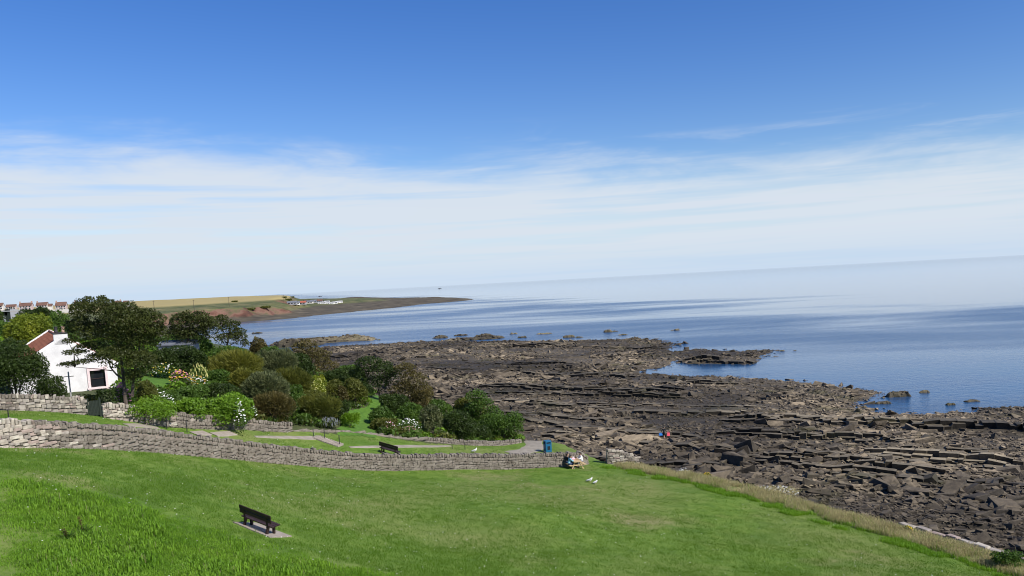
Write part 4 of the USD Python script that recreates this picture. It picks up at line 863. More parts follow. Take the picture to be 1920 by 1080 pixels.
BUSHES = [
    ('dark_bush', 'dark twiggy bush in front of the left end of the cottage', 'bush', -30, 92, 640, 745, 57.5, 'leaf_dark', dict(rough=0.3, lobes=7)),
    ('dark_bush', 'low dark shrub trailing along the wall top below the cottage gable', 'bush', 70, 126, 706, 746, 58, 'leaf_dark', dict(rough=0.4, lobes=6, dens=0.75)),
    ('yellow_tree', 'yellow-green tree behind the cottage roof', 'tree', 14, 104, 588, 690, 88, 'leaf_yellow', dict(lobes=8, rough=0.35)),
    ('green_shrub', 'small bright green shrub at the left edge beside the dark bush', 'shrub', -20, 14, 622, 665, 74, 'leaf_bright', {}),
    ('hedge_mass', 'dark hedge below the row of far houses', 'hedge', 35, 112, 577, 640, 118, 'leaf_dark', dict(lobes=7)),
    ('hedge_mass', 'dark bush at the upper left edge beside the small grey shed', 'bush', -30, 14, 572, 650, 112, 'leaf_dark', {}),
    ('green_tree', 'mid green tree between the cottage chimney and the far houses', 'tree', 84, 152, 581, 680, 96, 'leaf_mid', dict(lobes=7)),
    ('green_tree', 'rounded green tree behind the yellow-green tree at the left edge', 'tree', -10, 40, 598, 690, 95, 'leaf_mid', dict(lobes=6)),
    ('clipped_box', 'dark clipped block hedge under the cottage window', 'hedge', 187, 217, 731, 752, 58.6, 'leaf_dark', dict(box=True)),
    ('garden_hedge', 'dark flat-topped hedge row behind the flower beds right of the big tree', 'hedge', 284, 392, 646, 702, 80, 'leaf_dark', dict(lobes=8, dens=1.1)),
    ('brown_shrub', 'small brown shrub at the shore beyond the windswept trees', 'shrub', 468, 505, 630, 668, 106, 'leaf_brown', {}),
    ('feathery_shrub', 'large feathery golden shrub in the middle of the garden', 'shrub', 385, 496, 655, 735, 82, 'leaf_gold', dict(mode='strand', L=0.5, W=0.055, dens=0.85, lobes=6, lean=0.04)),
    ('grey_shrub', 'blue-grey rounded shrub above the golden shrub on the seaward side', 'shrub', 485, 562, 653, 722, 93, 'leaf_grey', dict(mode='strand', L=0.4, W=0.09, lobes=6)),
    ('green_shrub', 'green shrub filling the gap between the grey shrub and the shore tree', 'shrub', 480, 530, 648, 690, 98, 'leaf_mid', {}),
    ('grey_willow', 'grey-leaved willow bush with deep shade under its left side', 'bush', 457, 546, 694, 768, 75.5, 'leaf_grey', dict(mode='strand', L=0.36, W=0.08, lobes=7)),
    ('brown_bush', 'large rounded brown bush just behind the end of the garden wall', 'bush', 474, 557, 732, 803, 71.8, 'leaf_brown', dict(mode='strand', L=0.34, W=0.06, dens=0.9, lobes=6)),
    ('domed_shrub', 'dark green clipped dome above the bright green ivy', 'shrub', 388, 456, 718, 760, 72, 'leaf_dark', dict(lobes=4, rough=0.1)),
    ('ivy_bush', 'bright green leafy bush spilling over the garden wall, the left one', 'bush', 324, 390, 744, 792, 63.6, 'leaf_bright', dict(lobes=7, L=0.19)),
    ('ivy_bush', 'bright green leafy bush spilling over the garden wall, the right one', 'bush', 378, 478, 740, 794, 66.0, 'leaf_bright', dict(lobes=8, L=0.19)),
    ('trailing_ivy', 'low bright green ivy trailing along the wall top right of the gate', 'ivy', 215, 330, 745, 775, 60.2, 'leaf_bright', dict(lobes=9, flat=0.5, rough=0.4)),
    ('olive_shrub', 'olive feathery shrub behind the grey willow', 'shrub', 515, 588, 688, 752, 83, 'leaf_olive', dict(mode='strand', L=0.4, W=0.07)),
    ('yellow_shrub', 'yellow-flecked shrub in the centre of the garden beside the olive shrub', 'shrub', 572, 614, 704, 750, 86, 'leaf_yellow', dict(dens=0.8)),
    ('tamarisk_dome', 'deep olive rounded bush with black shade at its left, behind the lavender', 'bush', 560, 645, 736, 800, 76.5, 'leaf_olive', dict(mode='strand', L=0.36, W=0.06, lobes=6)),
    ('topiary', 'small brown clipped round bush in the centre of the garden', 'bush', 633, 654, 722, 750, 88, 'leaf_brown', dict(lobes=3, rough=0.08)),
    ('dark_dome', 'dark domed shrub left of the leaning tree in the lower garden', 'shrub', 608, 652, 711, 758, 90, 'leaf_olive', dict(lobes=4)),
    ('dark_dome', 'dark domed shrub directly in front of the leaning tree trunk', 'shrub', 642, 692, 708, 762, 90, 'leaf_olive', dict(lobes=4)),
    ('small_dome', 'small bright green dome by the wall end right of the brown bush', 'shrub', 556, 586, 774, 804, 74.5, 'leaf_mid', dict(lobes=4, rough=0.12)),
    ('clipped_shrub', 'bright green upright clipped shrub beside the garden lawn', 'shrub', 637, 679, 775, 819, 78.5, 'leaf_bright', dict(mode='strand', L=0.3, W=0.08, lobes=3, rough=0.1)),
    ('green_dome', 'rounded green shrub right of the small garden lawn', 'shrub', 690, 742, 761, 805, 84, 'leaf_mid', dict(lobes=5)),
    ('rose_bush', 'olive rose bush dotted with pale pink blooms in front of the green dome', 'rose bush', 695, 748, 784, 824, 81, 'leaf_olive', dict(lobes=5)),
    ('green_dome', 'dense green dome between the white lilies and the olive brown tree', 'shrub', 742, 796, 754, 796, 88, 'leaf_mid', dict(lobes=4, rough=0.12)),
    ('silver_shrub', 'upright silvery shrub at the left end of the low wall', 'shrub', 790, 834, 758, 830, 83.5, 'leaf_grey', dict(lobes=6)),
    ('dark_shrub', 'dark grey-green shrub between the silvery shrub and the tall olive shrub', 'shrub', 828, 896, 766, 832, 87, 'leaf_dark', dict(lobes=7)),
    ('green_shrub', 'light green shrub behind the silvery shrub', 'shrub', 800, 850, 750, 800, 97, 'leaf_mid', {}),
    ('seaward_bush', 'large green bush at the seaward end of the low wall beside the path', 'bush', 900, 986, 776, 834, 93, 'leaf_mid', dict(lobes=8, rough=0.3)),
    ('seaward_bush', 'dark underplanting at the foot of the tall olive shrub', 'bush', 868, 925, 800, 836, 89.5, 'leaf_dark', dict(lobes=6)),
    ('low_shrub', 'low olive shrub in the middle of the garden below the yellow-flecked shrub', 'shrub', 540, 580, 738, 775, 80, 'leaf_mid', {}),
    ('low_shrub', 'spreading dark shrub beneath the shore tree', 'shrub', 600, 680, 690, 725, 97, 'leaf_dark', dict(lobes=7)),
    ('low_shrub', 'dark shrub below the olive brown tree at the edge of the rocks', 'shrub', 728, 770, 738, 778, 93, 'leaf_dark', {}),
    ('low_shrub', 'pale grey-green shrub under the big tree beside the pink hydrangeas', 'shrub', 255, 300, 712, 752, 62.5, 'leaf_olive', {}),
    ('low_shrub', 'low green planting behind the trailing ivy right of the big tree', 'shrub', 300, 345, 730, 765, 65.5, 'leaf_mid', {}),
    ('low_shrub', 'green shrub between the flower beds and the bright ivy bushes', 'shrub', 335, 395, 722, 762, 69.5, 'leaf_mid', dict(lobes=6)),
    ('low_shrub', 'low shrub row along the garden side of the kerb stones', 'shrub', 585, 635, 795, 818, 75.8, 'leaf_grey', dict(mode='strand', L=0.4, W=0.06)),
    ('shade_shrub', 'dark shrub in the shade between the grey willow and the olive dome', 'shrub', 536, 572, 720, 775, 81.5, 'leaf_mid', {}),
    ('shade_shrub', 'shaded green shrub below the flat-topped hedge and the grey roofed shed', 'shrub', 372, 412, 668, 715, 84, 'leaf_mid', {}),
    ('shade_shrub', 'dark shrub row at the back of the garden below the thin windswept tree', 'shrub', 395, 475, 648, 690, 101, 'leaf_mid', dict(lobes=8)),
    ('corner_shrub', 'dark green weedy shrub at the bottom right corner of the lawn edge', 'shrub', 1858, 1918, 1034, 1076, 45, 'leaf_mid', dict(lobes=7, rough=0.4, dens=0.8)),
    ('low_shrub', 'thin low plants along the wall top between the cross pole and the gate', 'shrub', 122, 192, 738, 756, 60.5, 'leaf_olive', dict(lobes=8, flat=0.6, rough=0.4, dens=0.7)),
    ('filler_shrub', 'dark shrub squeezed between the brown bush and the grey willow', 'shrub', 500, 562, 742, 792, 73.8, 'leaf_dark', dict(lobes=6)),
    ('filler_shrub', 'dark shrub to the right of the deep olive dome', 'shrub', 612, 660, 748, 800, 79.5, 'leaf_dark', dict(lobes=5)),
    ('filler_shrub', 'dark shrub at the foot of the leaning tree, beside the small garden lawn', 'shrub', 655, 702, 722, 770, 94, 'leaf_dark', dict(lobes=5)),
    ('filler_shrub', 'brownish shrub on the rock side of the olive brown tree', 'shrub', 768, 815, 728, 782, 97, 'leaf_brown', dict(lobes=6)),
    ('filler_shrub', 'mid green shrub left of the silvery shrub', 'shrub', 765, 815, 766, 800, 90, 'leaf_mid', dict(lobes=5)),
    ('filler_shrub', 'olive shrub behind the tall olive shrub on the shore side', 'shrub', 848, 915, 742, 800, 100, 'leaf_olive', dict(lobes=6)),
    ('filler_shrub', 'golden green shrub at the right foot of the feathery golden shrub', 'shrub', 425, 490, 692, 742, 78, 'leaf_gold', dict(mode='strand', L=0.4, W=0.07)),
    ('filler_shrub', 'green shrub at the left foot of the feathery golden shrub', 'shrub', 388, 440, 692, 738, 77.5, 'leaf_mid', {}),
    ('filler_shrub', 'dark shrub between the blue-grey shrub and the shore tree', 'shrub', 538, 592, 660, 712, 99, 'leaf_dark', {}),
    ('filler_shrub', 'green shrub below the right side of the shore tree', 'shrub', 630, 690, 684, 730, 100, 'leaf_mid', dict(lobes=6)),
    ('filler_shrub', 'dark shrub behind the dense green dome', 'shrub', 712, 765, 738, 785, 90.5, 'leaf_dark', {}),
    ('filler_shrub', 'green shrub under the right edge of the big garden tree', 'shrub', 262, 312, 672, 712, 79, 'leaf_mid', {}),
    ('filler_shrub', 'dark shrub in front of the olive feathery shrub', 'shrub', 560, 615, 730, 770, 82.5, 'leaf_olive', {}),
    ('shade_shrub', 'green bush behind the shed between the two windswept trees', 'shrub', 300, 400, 622, 662, 106, 'leaf_mid', dict(lobes=8)),
]
for nm, lb, ct, x0, x1, yt, yb, d, mt, kw in BUSHES: bush(nm, lb, ct, x0, x1, yt, yb, d, mt, **kw)

# garden lawns: mown patches laid on the soil
def patch(pxs, label=None):
    poly = Polygon([hit(x, y, landz)[:2] for x, y in pxs]).buffer(0.4).simplify(0.05); x0, y0, x1, y1 = poly.bounds
    gx, gy = np.arange(x0, x1 + 0.3, 0.4), np.arange(y0, y1 + 0.3, 0.4)
    m = grid_mesh(gx, gy, lambda x, y: landz(x, y) + 0.04, lambda p: shapely.contains_xy(poly, p[:, 0], p[:, 1]))
    obj('garden_lawn', m, 'garden_grass', smooth=True, kind='structure')
patch([(268, 728), (280, 700), (335, 700), (345, 722), (310, 735)]); patch([(640, 815), (660, 772), (700, 764), (705, 790), (695, 818)]); patch([(552, 770), (560, 742), (575, 740), (572, 770)]); patch([(690, 770), (700, 752), (740, 752), (735, 768)])

# flowers
def flowers(label, cat, x0, x1, yt, yb, d, petal, leaf='leaf_mid', n=40, size=0.13, spikes=False, name='flower_clump', petal2=None):
    r = np.random.default_rng(hash_(label)); xc = (x0 + x1) / 2; b = P(xc, yb, d); g = ground(b[0], b[1]); rx = (x1 - x0) * d / F / 2; h = max(0.5, P(xc, yt, d)[2] - g)
    t = thing(name, label, cat, (b[0], b[1], g)); pts_, out = crown_points([((0, 0, h * 0.4), (rx, rx * 0.6, h * 0.45))], int(260 + 500 * rx), r, 0.3, 0.4, 0.2, zmin=0.02)
    obj('foliage', leaf_mesh(pts_, out, 0.17, 0.09, 'leaf', r), leaf, t)
    mb = [MB(), MB()]; ic = trimesh.creation.icosphere(1, 1.0)
    for k in range(int(n * 1.8)):
        a = r.uniform(0, 2 * math.pi); q = math.sqrt(r.random()); p = np.array([math.cos(a) * rx * q, math.sin(a) * rx * 0.6 * q - 0.05, h * (0.98 - 0.45 * q * q - 0.25 * r.random())]); s = size * 0.55 * r.uniform(0.6, 1.25)
        if spikes: v = ic.vertices * [s * 0.45, s * 0.45, s * 3.2]
        else: v = ic.vertices * (1 + r.uniform(-0.2, 0.2, (len(ic.vertices), 1))) * [s, s, s * 0.6]
        mb[int(petal2 is not None and r.random() < 0.45)].add(v + p, ic.faces)
    obj('blooms', mb[0], petal, t, kind='stuff')
    if mb[1].n: obj('blooms', mb[1], petal2, t, kind='stuff')
flowers('pink hydrangea heads beside the trunk of the big tree at the cottage corner', 'hydrangea', 217, 245, 714, 745, 61.0, 'petal_pink', n=26, size=0.2, name='hydrangea')
flowers('white flower bed below the big tree at its right', 'flower bed', 262, 330, 728, 755, 63.2, 'petal_white', n=70, size=0.11)
flowers('yellow and pink flowers massed above the small upper lawn', 'flower bed', 318, 360, 692, 722, 73, 'petal_yellow', n=60, size=0.14, petal2='petal_pink')
flowers('white and pale flowers right of the yellow and pink ones', 'flower bed', 345, 392, 702, 728, 74, 'petal_white', n=60, size=0.11, petal2='petal_orange')
flowers('scattered white and yellow flowers in front of the flat-topped hedge', 'flower bed', 284, 336, 678, 702, 77.5, 'petal_white', n=45, size=0.11, petal2='petal_yellow')
flowers('tall pale yellow spires between the hedge and the feathery golden shrub', 'flower bed', 355, 395, 680, 708, 76.5, 'petal_paleyellow', n=34, size=0.11, spikes=True)
flowers('white blossom at the right tip of the bright green bush', 'flower clump', 436, 460, 744, 768, 65.0, 'petal_white', n=34, size=0.12)
flowers('small white flowers in the shade left of the brown bush', 'flower clump', 468, 484, 758, 782, 70.2, 'petal_white', n=20, size=0.11)
flowers('white lilies between the rose bush and the silvery shrub', 'lilies', 742, 792, 783, 802, 83, 'petal_white', n=46, size=0.13, name='lilies')
flowers('pink-brown flower heads low in front of the white lilies', 'flower bed', 745, 792, 798, 818, 82, 'clay_pot', n=50, size=0.11)
flowers('white flowers above the upright clipped shrub beside the garden lawn', 'flower clump', 640, 656, 768, 786, 80, 'petal_white', n=22, size=0.12)
flowers('white flowers at the far end of the garden lawn by the small wall', 'flower clump', 663, 678, 755, 772, 90, 'petal_white', n=20, size=0.13)
flowers('pale lavender spikes in front of the deep olive rounded bush', 'lavender', 596, 640, 782, 812, 75.3, 'gull_grey', leaf='leaf_grey', n=40, size=0.1, spikes=True, name='lavender')
flowers('yellow flowers dotted over the shrub in the garden centre', 'flower clump', 575, 612, 702, 735, 84.5, 'petal_paleyellow', leaf='leaf_yellow', n=60, size=0.1)
flowers('pale pink roses on the olive rose bush', 'roses', 712, 748, 788, 818, 80.2, 'petal_pink', leaf='leaf_olive', n=24, size=0.1, name='roses', petal2='petal_white')
flowers('white froth of coastal flowers on the lawn edge, upper patch', 'wild flowers', 1262, 1300, 876, 889, 73.0, 'petal_white', leaf='blade_dry', n=60, size=0.08, name='wild_flowers')
flowers('long patch of white coastal flowers at the middle of the lawn edge', 'wild flowers', 1395, 1500, 910, 934, 64.5, 'petal_white', leaf='blade_dry', n=60, size=0.08, name='wild_flowers')
flowers('yellow ragwort clump near the top of the dry grass edge', 'ragwort', 1316, 1334, 884, 897, 69.5, 'petal_yellow', n=34, size=0.09, name='ragwort')
flowers('yellow ragwort clump low down in the dry grass edge', 'ragwort', 1692, 1712, 984, 1000, 52.5, 'petal_yellow', n=30, size=0.07, name='ragwort')

# ------------------------------------------------------------------ rocks
def rock_mesh(r, flat=0.5, n=20):
    p = r.uniform(-0.5, 0.5, (n, 3)); q = np.sign(p) * 0.5; mx = r.uniform(0.2, 0.55); p = p * (1 - mx) + q * mx; p[:, 2] *= flat; p[:, 1] *= r.uniform(0.6, 0.95)
    h = trimesh.convex.convex_hull(p); return h
rr = np.random.default_rng(5)
UsdGeom.Scope.Define(stage, '/World/Looks/kinds')
ROCKS = []
for k in range(14):
    fl = [0.3, 0.45, 0.6, 0.75][k % 4]; cp = stage.CreateClassPrim(f'/World/Looks/kinds/rock_kind_{k:03d}')
    cp.SetTypeName('Xform'); ROCKS.append((cp, rock_mesh(rr, fl)))
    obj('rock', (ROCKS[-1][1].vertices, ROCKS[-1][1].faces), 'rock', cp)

def scatter_rocks():
    N = 190000; r = np.random.default_rng(77)
    # candidates over the seen part of the shore, denser near; strike-aligned
    d = np.exp(r.uniform(math.log(58), math.log(400), N)); px = r.uniform(560, 2000, N); x = (px - PX) / F * d * 1.02; y = d
    s = sdist(beach_poly, x, y); n = sdist(near_poly, x, y)
    keep = (s > -7 * r.random(N) ** 2) & (n < -0.5)
    x, y, s = x[keep], y[keep], s[keep]
    dens = 0.35 + 0.65 * sstep(0.38, 0.6, fbm2(x, y, 22, 3, 51)); keep = r.random(len(x)) < dens * (1 - 0.5 * bare(x, y)); x, y, s = x[keep], y[keep], s[keep]
    size = np.exp(r.normal(-1.32, 0.62, len(x))) * (0.75 + 0.6 * fbm2(x, y, 30, 2, 52)) * (0.85 + y / 260); size = np.clip(size, 0.14, 2.4)
    big = sstep(0.45, 0.65, fbm2(x, y, 17, 2, 53)); size *= 0.75 + 0.6 * big
    z = beachz(x, y)
    v = y.copy()
    for _ in range(5): v = y + strike(v) * x
    yaw = -np.arctan(strike(v)) + r.normal(0, 0.75, len(x))
    return x, y, z, size, yaw, r
rx_, ry_, rz_, rs_, ryaw, r_ = scatter_rocks()
def slabs():
    """larger blocks broken along the ledges"""
    X, Y, S, A = [], [], [], []
    for (ax, ay, bx, by, h, w) in LEDGES:
        n = int(math.hypot(bx - ax, by - ay) / 1.5); t = r_.random(n); off = r_.normal(-w * 0.5, w * 0.5, n); L = math.hypot(bx - ax, by - ay); nx, ny = -(by - ay) / L, (bx - ax) / L
        if ny < 0: nx, ny = -nx, -ny
        X += list(ax + t * (bx - ax) + nx * off); Y += list(ay + t * (by - ay) + ny * off); S += list(r_.uniform(0.5, 1.7, n) * (0.7 + ay / 300)); A += list(np.full(n, math.atan2(by - ay, bx - ax)) + r_.normal(0, 0.2, n))
    return map(np.array, (X, Y, S, A))
sx_, sy_, ss_, sa_ = slabs(); sz_ = beachz(sx_, sy_)
rx_, ry_, rz_, rs_, ryaw = (np.concatenate(q) for q in ((rx_, sx_), (ry_, sy_), (rz_, sz_), (rs_, ss_), (ryaw, sa_)))
RK = r_.integers(0, len(ROCKS), len(rx_)); RSC = np.stack([rs_ * r_.uniform(0.9, 1.6, len(rx_)), rs_ * r_.uniform(0.65, 1.0, len(rx_)), rs_ * r_.uniform(0.45, 0.95, len(rx_))], 1)
RT = r_.normal(0, 0.22, (len(rx_), 2)) + [0.0, -0.05]
rzz = rz_ + RSC[:, 2] * 0.06
pix = project(np.stack([rx_, ry_, rz_], 1)); vis = (pix[:, 0] > 500) & (pix[:, 0] < 1940) & (pix[:, 1] < 1075) & (pix[:, 1] > 560)
rr_land = sdist(near_poly, rx_, ry_)
hid = np.array([False] * len(rx_))
ang = np.where(vis & (rr_land < -4), np.maximum(RSC[:, 0], RSC[:, 1]) / ry_, 0)
order = np.argsort(-ang)
def zone(px, py):
    if py > 800 and px < 1320: return ('dark angular boulder on the rubble between the picnic lawn and the carried bags', 'boulders on the rubble beyond the picnic lawn')
    if py > 880 and px > 1600: return ('dark boulder on the lower right shore beside the dry grass edge', 'boulders on the lower right shore')
    if py > 800: return ('dark slab-like boulder on the ledges right of the beach walker', 'boulders on the ledges right of the walker')
    if px > 1400: return ('dark boulder on the shore beside the right-hand sea inlet', 'boulders beside the right-hand inlet')
    return ('weathered boulder on the wide middle band of the rocky shore', 'boulders on the middle band of the shore')
def quat(yaw, tx, ty):
    q = Gf.Rotation(Gf.Vec3d(1, 0, 0), math.degrees(tx)) * Gf.Rotation(Gf.Vec3d(0, 1, 0), math.degrees(ty)) * Gf.Rotation(Gf.Vec3d(0, 0, 1), math.degrees(yaw)); return q.GetQuat()
pick = order[:300]; picked = np.zeros(len(rx_), bool); picked[pick] = True
for i in pick:
    lb, gp = zone(*pix[i]); t = UsdGeom.Xform.Define(stage, numbered('/World', 'boulder'))
    t.AddTranslateOp().Set(Gf.Vec3d(float(rx_[i]), float(ry_[i]), float(rzz[i]))); t.AddOrientOp().Set(Gf.Quatf(quat(ryaw[i], *RT[i]))); t.AddScaleOp().Set(Gf.Vec3f(*map(float, RSC[i])))
    p = t.GetPrim(); p.GetReferences().AddInternalReference(ROCKS[RK[i]][0].GetPath()); p.SetInstanceable(True); tag(p, lb, 'boulder', gp)
def instancer(name, protos, kinds, pos, quats, scales, mat=None, **kw):
    pi = UsdGeom.PointInstancer.Define(stage, numbered('/World', name)); path = str(pi.GetPath())
    tg = []
    for k, (m, mt) in enumerate(protos):
        o = obj(f'piece_{k:02d}' if False else 'piece', m, mt, path); tg.append(o.GetPath())
    pi.CreatePrototypesRel().SetTargets(tg); pi.CreateProtoIndicesAttr(Vt.IntArray.FromNumpy(np.asarray(kinds, np.int32))); pi.CreatePositionsAttr(Vt.Vec3fArray.FromNumpy(np.asarray(pos, np.float32)))
    pi.CreateOrientationsAttr(Vt.QuathArray([Gf.Quath(q) for q in quats])); pi.CreateScalesAttr(Vt.Vec3fArray.FromNumpy(np.asarray(scales, np.float32)))
    tag(pi, kind='stuff', **kw); return pi
rest = np.where(~picked)[0]
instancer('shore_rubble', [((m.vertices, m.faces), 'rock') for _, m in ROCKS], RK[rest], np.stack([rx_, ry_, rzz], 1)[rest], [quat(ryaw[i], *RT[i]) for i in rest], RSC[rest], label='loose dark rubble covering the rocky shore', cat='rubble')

# skerries: rock islets in the water
def skerry(label, x0, x1, yt, yb, mat='skerry_rock', k=0.4, blocky=0.35):
    r = np.random.default_rng(hash_(label)); xc = (x0 + x1) / 2; p = PZ(xc, yb - 0.5, 0.0); d = p[1]; w = (x1 - x0) * d / F; a, b = PZ(x0, yb, 0), PZ(x1, yb, 0); h = max(0.3, (yb - yt) * d / F * 0.62); dp = min(w * k, 16.0)
    n, m = int(np.clip(w / 0.45, 24, 140)), 16; u, vv = np.meshgrid(np.linspace(-1, 1, n), np.linspace(-1, 1, m)); seed = r.uniform(0, 90)
    X = u * w / 2; Y = vv * dp / 2; prof = np.clip(1 - np.abs(u) ** 3.5, 0, 1) ** 0.6 * np.clip(1 - np.abs(vv) ** 4, 0, 1) ** 0.5
    nz = fbm2(X.ravel() + seed, Y.ravel() * 1.6 + seed, max(1.2, w * 0.10), 4, 3).reshape(X.shape); st = np.round(nz * 7) / 7
    Z = prof * h * (0.25 + 1.5 * ((1 - blocky) * nz + blocky * st)) - 0.22 - 0.5 * (1 - prof)
    Y = Y + (fbm2(X.ravel(), X.ravel() * 0 + seed, w * 0.25, 3, 4).reshape(X.shape) - 0.5) * dp * 1.0
    t = thing('sea_rock', label, 'rock', (p[0], p[1] + dp * 0.4, 0), 0.0, None)
    v = np.stack([X, Y, Z], -1).reshape(-1, 3); i, j = np.meshgrid(np.arange(m - 1), np.arange(n - 1), indexing='ij'); q = i * n + j
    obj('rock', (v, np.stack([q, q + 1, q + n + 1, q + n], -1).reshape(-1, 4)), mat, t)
    if w > 4:
        up = np.where(v[:, 2] > 0.05)[0]; k = r.choice(up, min(len(up), int(w * dp * 0.28) + 4)); mb = MB()
        for i_ in k:
            m_ = ROCKS[int(r.integers(len(ROCKS)))][1]; sz = r.uniform(0.6, 2.3) * min(1.0, 0.3 + w / 50); mb.add((m_.vertices * [sz * 1.3, sz, sz * 0.8]) @ rotz(r.uniform(0, 6.28)).T + v[i_], m_.faces)
        obj('loose_rock', mb, 'rock', t, kind='stuff')
for a in [('long low strip of olive rock lying off the garden trees', 500, 704, 630, 644), ('broken rock mass at the landward end of the strip behind the shore tree', 500, 600, 632, 651), ('small flat rock in the bay left of the rock strip', 470, 492, 621, 626), ('tiny round rock just off the tip of the rock strip', 706, 714, 634.5, 638),
          ('leftmost pale-topped rock of the offshore group', 809, 841, 627, 634.5), ('low rock behind the leftmost pair of the offshore group', 849, 880, 625, 630), ('long dark rock in front of the offshore group', 826, 948, 631.5, 638), ('tall blocky rock in the middle of the offshore group', 887, 930, 623.5, 634), ('flat rock running right from the tall blocky one', 905, 948, 628, 635),
          ('small pale rock at the back of the offshore group', 954, 972, 622.5, 627), ('isolated squat rock right of the offshore group', 969, 989, 627.5, 634), ('slim flat rock beyond the squat one', 1003, 1040, 623, 627), ('blocky rock with a step, midway along the shore edge', 1055, 1080, 625.5, 633.5), ('small low rock touching the stepped one on its right', 1078, 1095, 628.5, 633.5),
          ('lone prominent rock farthest out in the water', 1131, 1150, 614.5, 623.5), ('low tail of rock right of the lone prominent one', 1146, 1162, 619, 622.5), ('thin sliver of rock right below the lone one', 1154, 1180, 625.5, 629), ('tiny rock far out at the right of the offshore rocks', 1256, 1277, 615.5, 620), ('rounded rock beyond the outlying ledge', 1393, 1442, 654, 662),
          ('largest dark rock standing in the right-hand inlet', 1664, 1712, 728, 745), ('small rock at the seaward side of the inlet group', 1722, 1747, 726, 737), ('low rock in the mouth of the inlet', 1640, 1676, 749, 758), ('small round rock inside the inlet near the shore', 1611, 1630, 756, 766), ('dark rock between the inlet and the right edge, upper one', 1772, 1796, 750, 760), ('long flat rock near the right edge of the inlet', 1807, 1843, 747, 754), ('small rock nearest the right edge of the picture', 1876, 1890, 758, 764), ('small rock left of the largest inlet rock', 1648, 1662, 740, 747),
          ('low rock just left of the right edge of the picture', 1900, 1925, 759, 765), ('pebble-like rock off the outlying ledge', 1460, 1474, 655, 659), ('small flat rock well off the outlying ledge', 1486, 1496, 655, 658)]:
    skerry(*a)

# ------------------------------------------------------------------ benches, table, bin
def bench(name, label, loc, yaw, pad=True):
    """heavy timber park bench, x along its length, +y the way it faces"""
    t = thing(name, label, 'bench', loc, yaw); L = 1.95; g0 = loc[2]
    c, s_ = math.cos(yaw), math.sin(yaw)
    dz = lambda x, y: ground(loc[0] + x * c - y * s_, loc[1] + x * s_ + y * c) - g0
    sl = math.atan2(dz(L / 2, 0) - dz(-L / 2, 0), L); R = roty(-sl)
    def B(p, size, rot=None, cham=0.012):
        return MB().box(np.array(p) @ R.T, size, R @ (rot if rot is not None else np.eye(3)), cham=cham)
    for k, y in enumerate((-0.16, 0.02, 0.2)): obj('seat_plank', B((0, y, 0.45), (L, 0.165, 0.06)), 'dark_wood', t)
    lean = rotx(0.24)
    obj('back_plank', B((0, -0.345, 0.77), (L, 0.05, 0.2), lean), 'dark_wood', t); obj('back_plank', B((0, -0.40, 0.985), (L, 0.05, 0.2), lean), 'dark_wood', t)
    for sx in (-0.7, 0.7):
        m = MB(); m.box(np.array((sx, -0.25, 0.2)) @ R.T, (0.1, 0.13, 0.5), R @ rotx(-0.22), cham=0.01).box(np.array((sx, 0.17, 0.18)) @ R.T, (0.1, 0.13, 0.48), R @ rotx(0.15), cham=0.01)
        obj('leg', m, 'dark_wood', t)
        obj('bearer', B((sx, 0.0, 0.395), (0.098, 0.62, 0.05)), 'dark_wood', t); obj('back_post', B((sx, -0.35, 0.74), (0.09, 0.06, 0.68), lean), 'dark_wood', t)
    if pad:
        q = np.array([(-1.1, -0.5), (1.15, -0.5), (1.15, 0.9), (-1.1, 0.75)]); q = np.array([[a, b] for a in np.linspace(-1.1, 1.15, 7) for b in np.linspace(-0.55, 0.85, 5)])
        top = np.array([[a, b, dz(a, b) + 0.05] for a, b in q]); v = np.vstack([top, top - [0, 0, 0.25]]); f = []
        for i in range(6):
            for j in range(4): k = i * 5 + j; f.append([k, k + 5, k + 6, k + 1])
        rim = [i * 5 for i in range(7)] + [30 + j for j in range(1, 5)] + [i * 5 + 4 for i in range(5, -1, -1)] + [j for j in range(3, 0, -1)]
        for a, b in zip(rim, rim[1:] + rim[:1]): f.append([b, a, a + 35, b + 35])
        p = thing('bench_slab', label.replace('bench', 'slab under the bench', 1) if False else 'pale concrete slab under the nearer bench on the open lawn', 'slab', loc, yaw); obj('slab', (v, np.array(f)), 'concrete', p)
b0 = hit(487, 994, landz); BY = math.atan2(-0.463, 0.887)
bench('park_bench', 'dark timber bench alone on the open lawn, seen from behind', b0 + [0, 0, 0.04], BY)
b1 = hit(730, 852, landz, d0=68.5); bench('park_bench', 'dark timber bench just beyond the long wall, only its upper part showing', b1 + np.array([0, 0, 0.0]), BY + 0.1, pad=False)

def picnic(loc, yaw):
    t = thing('picnic_table', 'pale timber picnic table at the right end of the long wall', 'table', loc, yaw); L = 1.6
    for k in range(5): obj('top_plank', MB().box(((k - 2) * 0.15, 0, 0.74), (0.14, L, 0.04), cham=0.006), 'pale_wood', t)
    for sx in (-1, 1):
        for k in (0, 1): obj('seat_plank', MB().box((sx * (0.6 + 0.145 * k), 0, 0.44), (0.135, L, 0.04), cham=0.006), 'pale_wood', t)
    for y in (-0.58, 0.58):
        for sx in (-1, 1): obj('leg', MB().box((sx * 0.40, y, 0.35), (0.09, 0.05, 0.84), roty(-sx * 0.44), cham=0.006), 'pale_wood', t)
        obj('seat_beam', MB().box((0, y + 0.052, 0.38), (1.5, 0.045, 0.1), cham=0.006), 'pale_wood', t); obj('top_beam', MB().box((0, y + 0.052, 0.675), (0.7, 0.045, 0.085), cham=0.006), 'pale_wood', t)
    return t
PT = hit(1079, 877.5, landz); PYAW = 0.27
picnic(PT, PYAW)

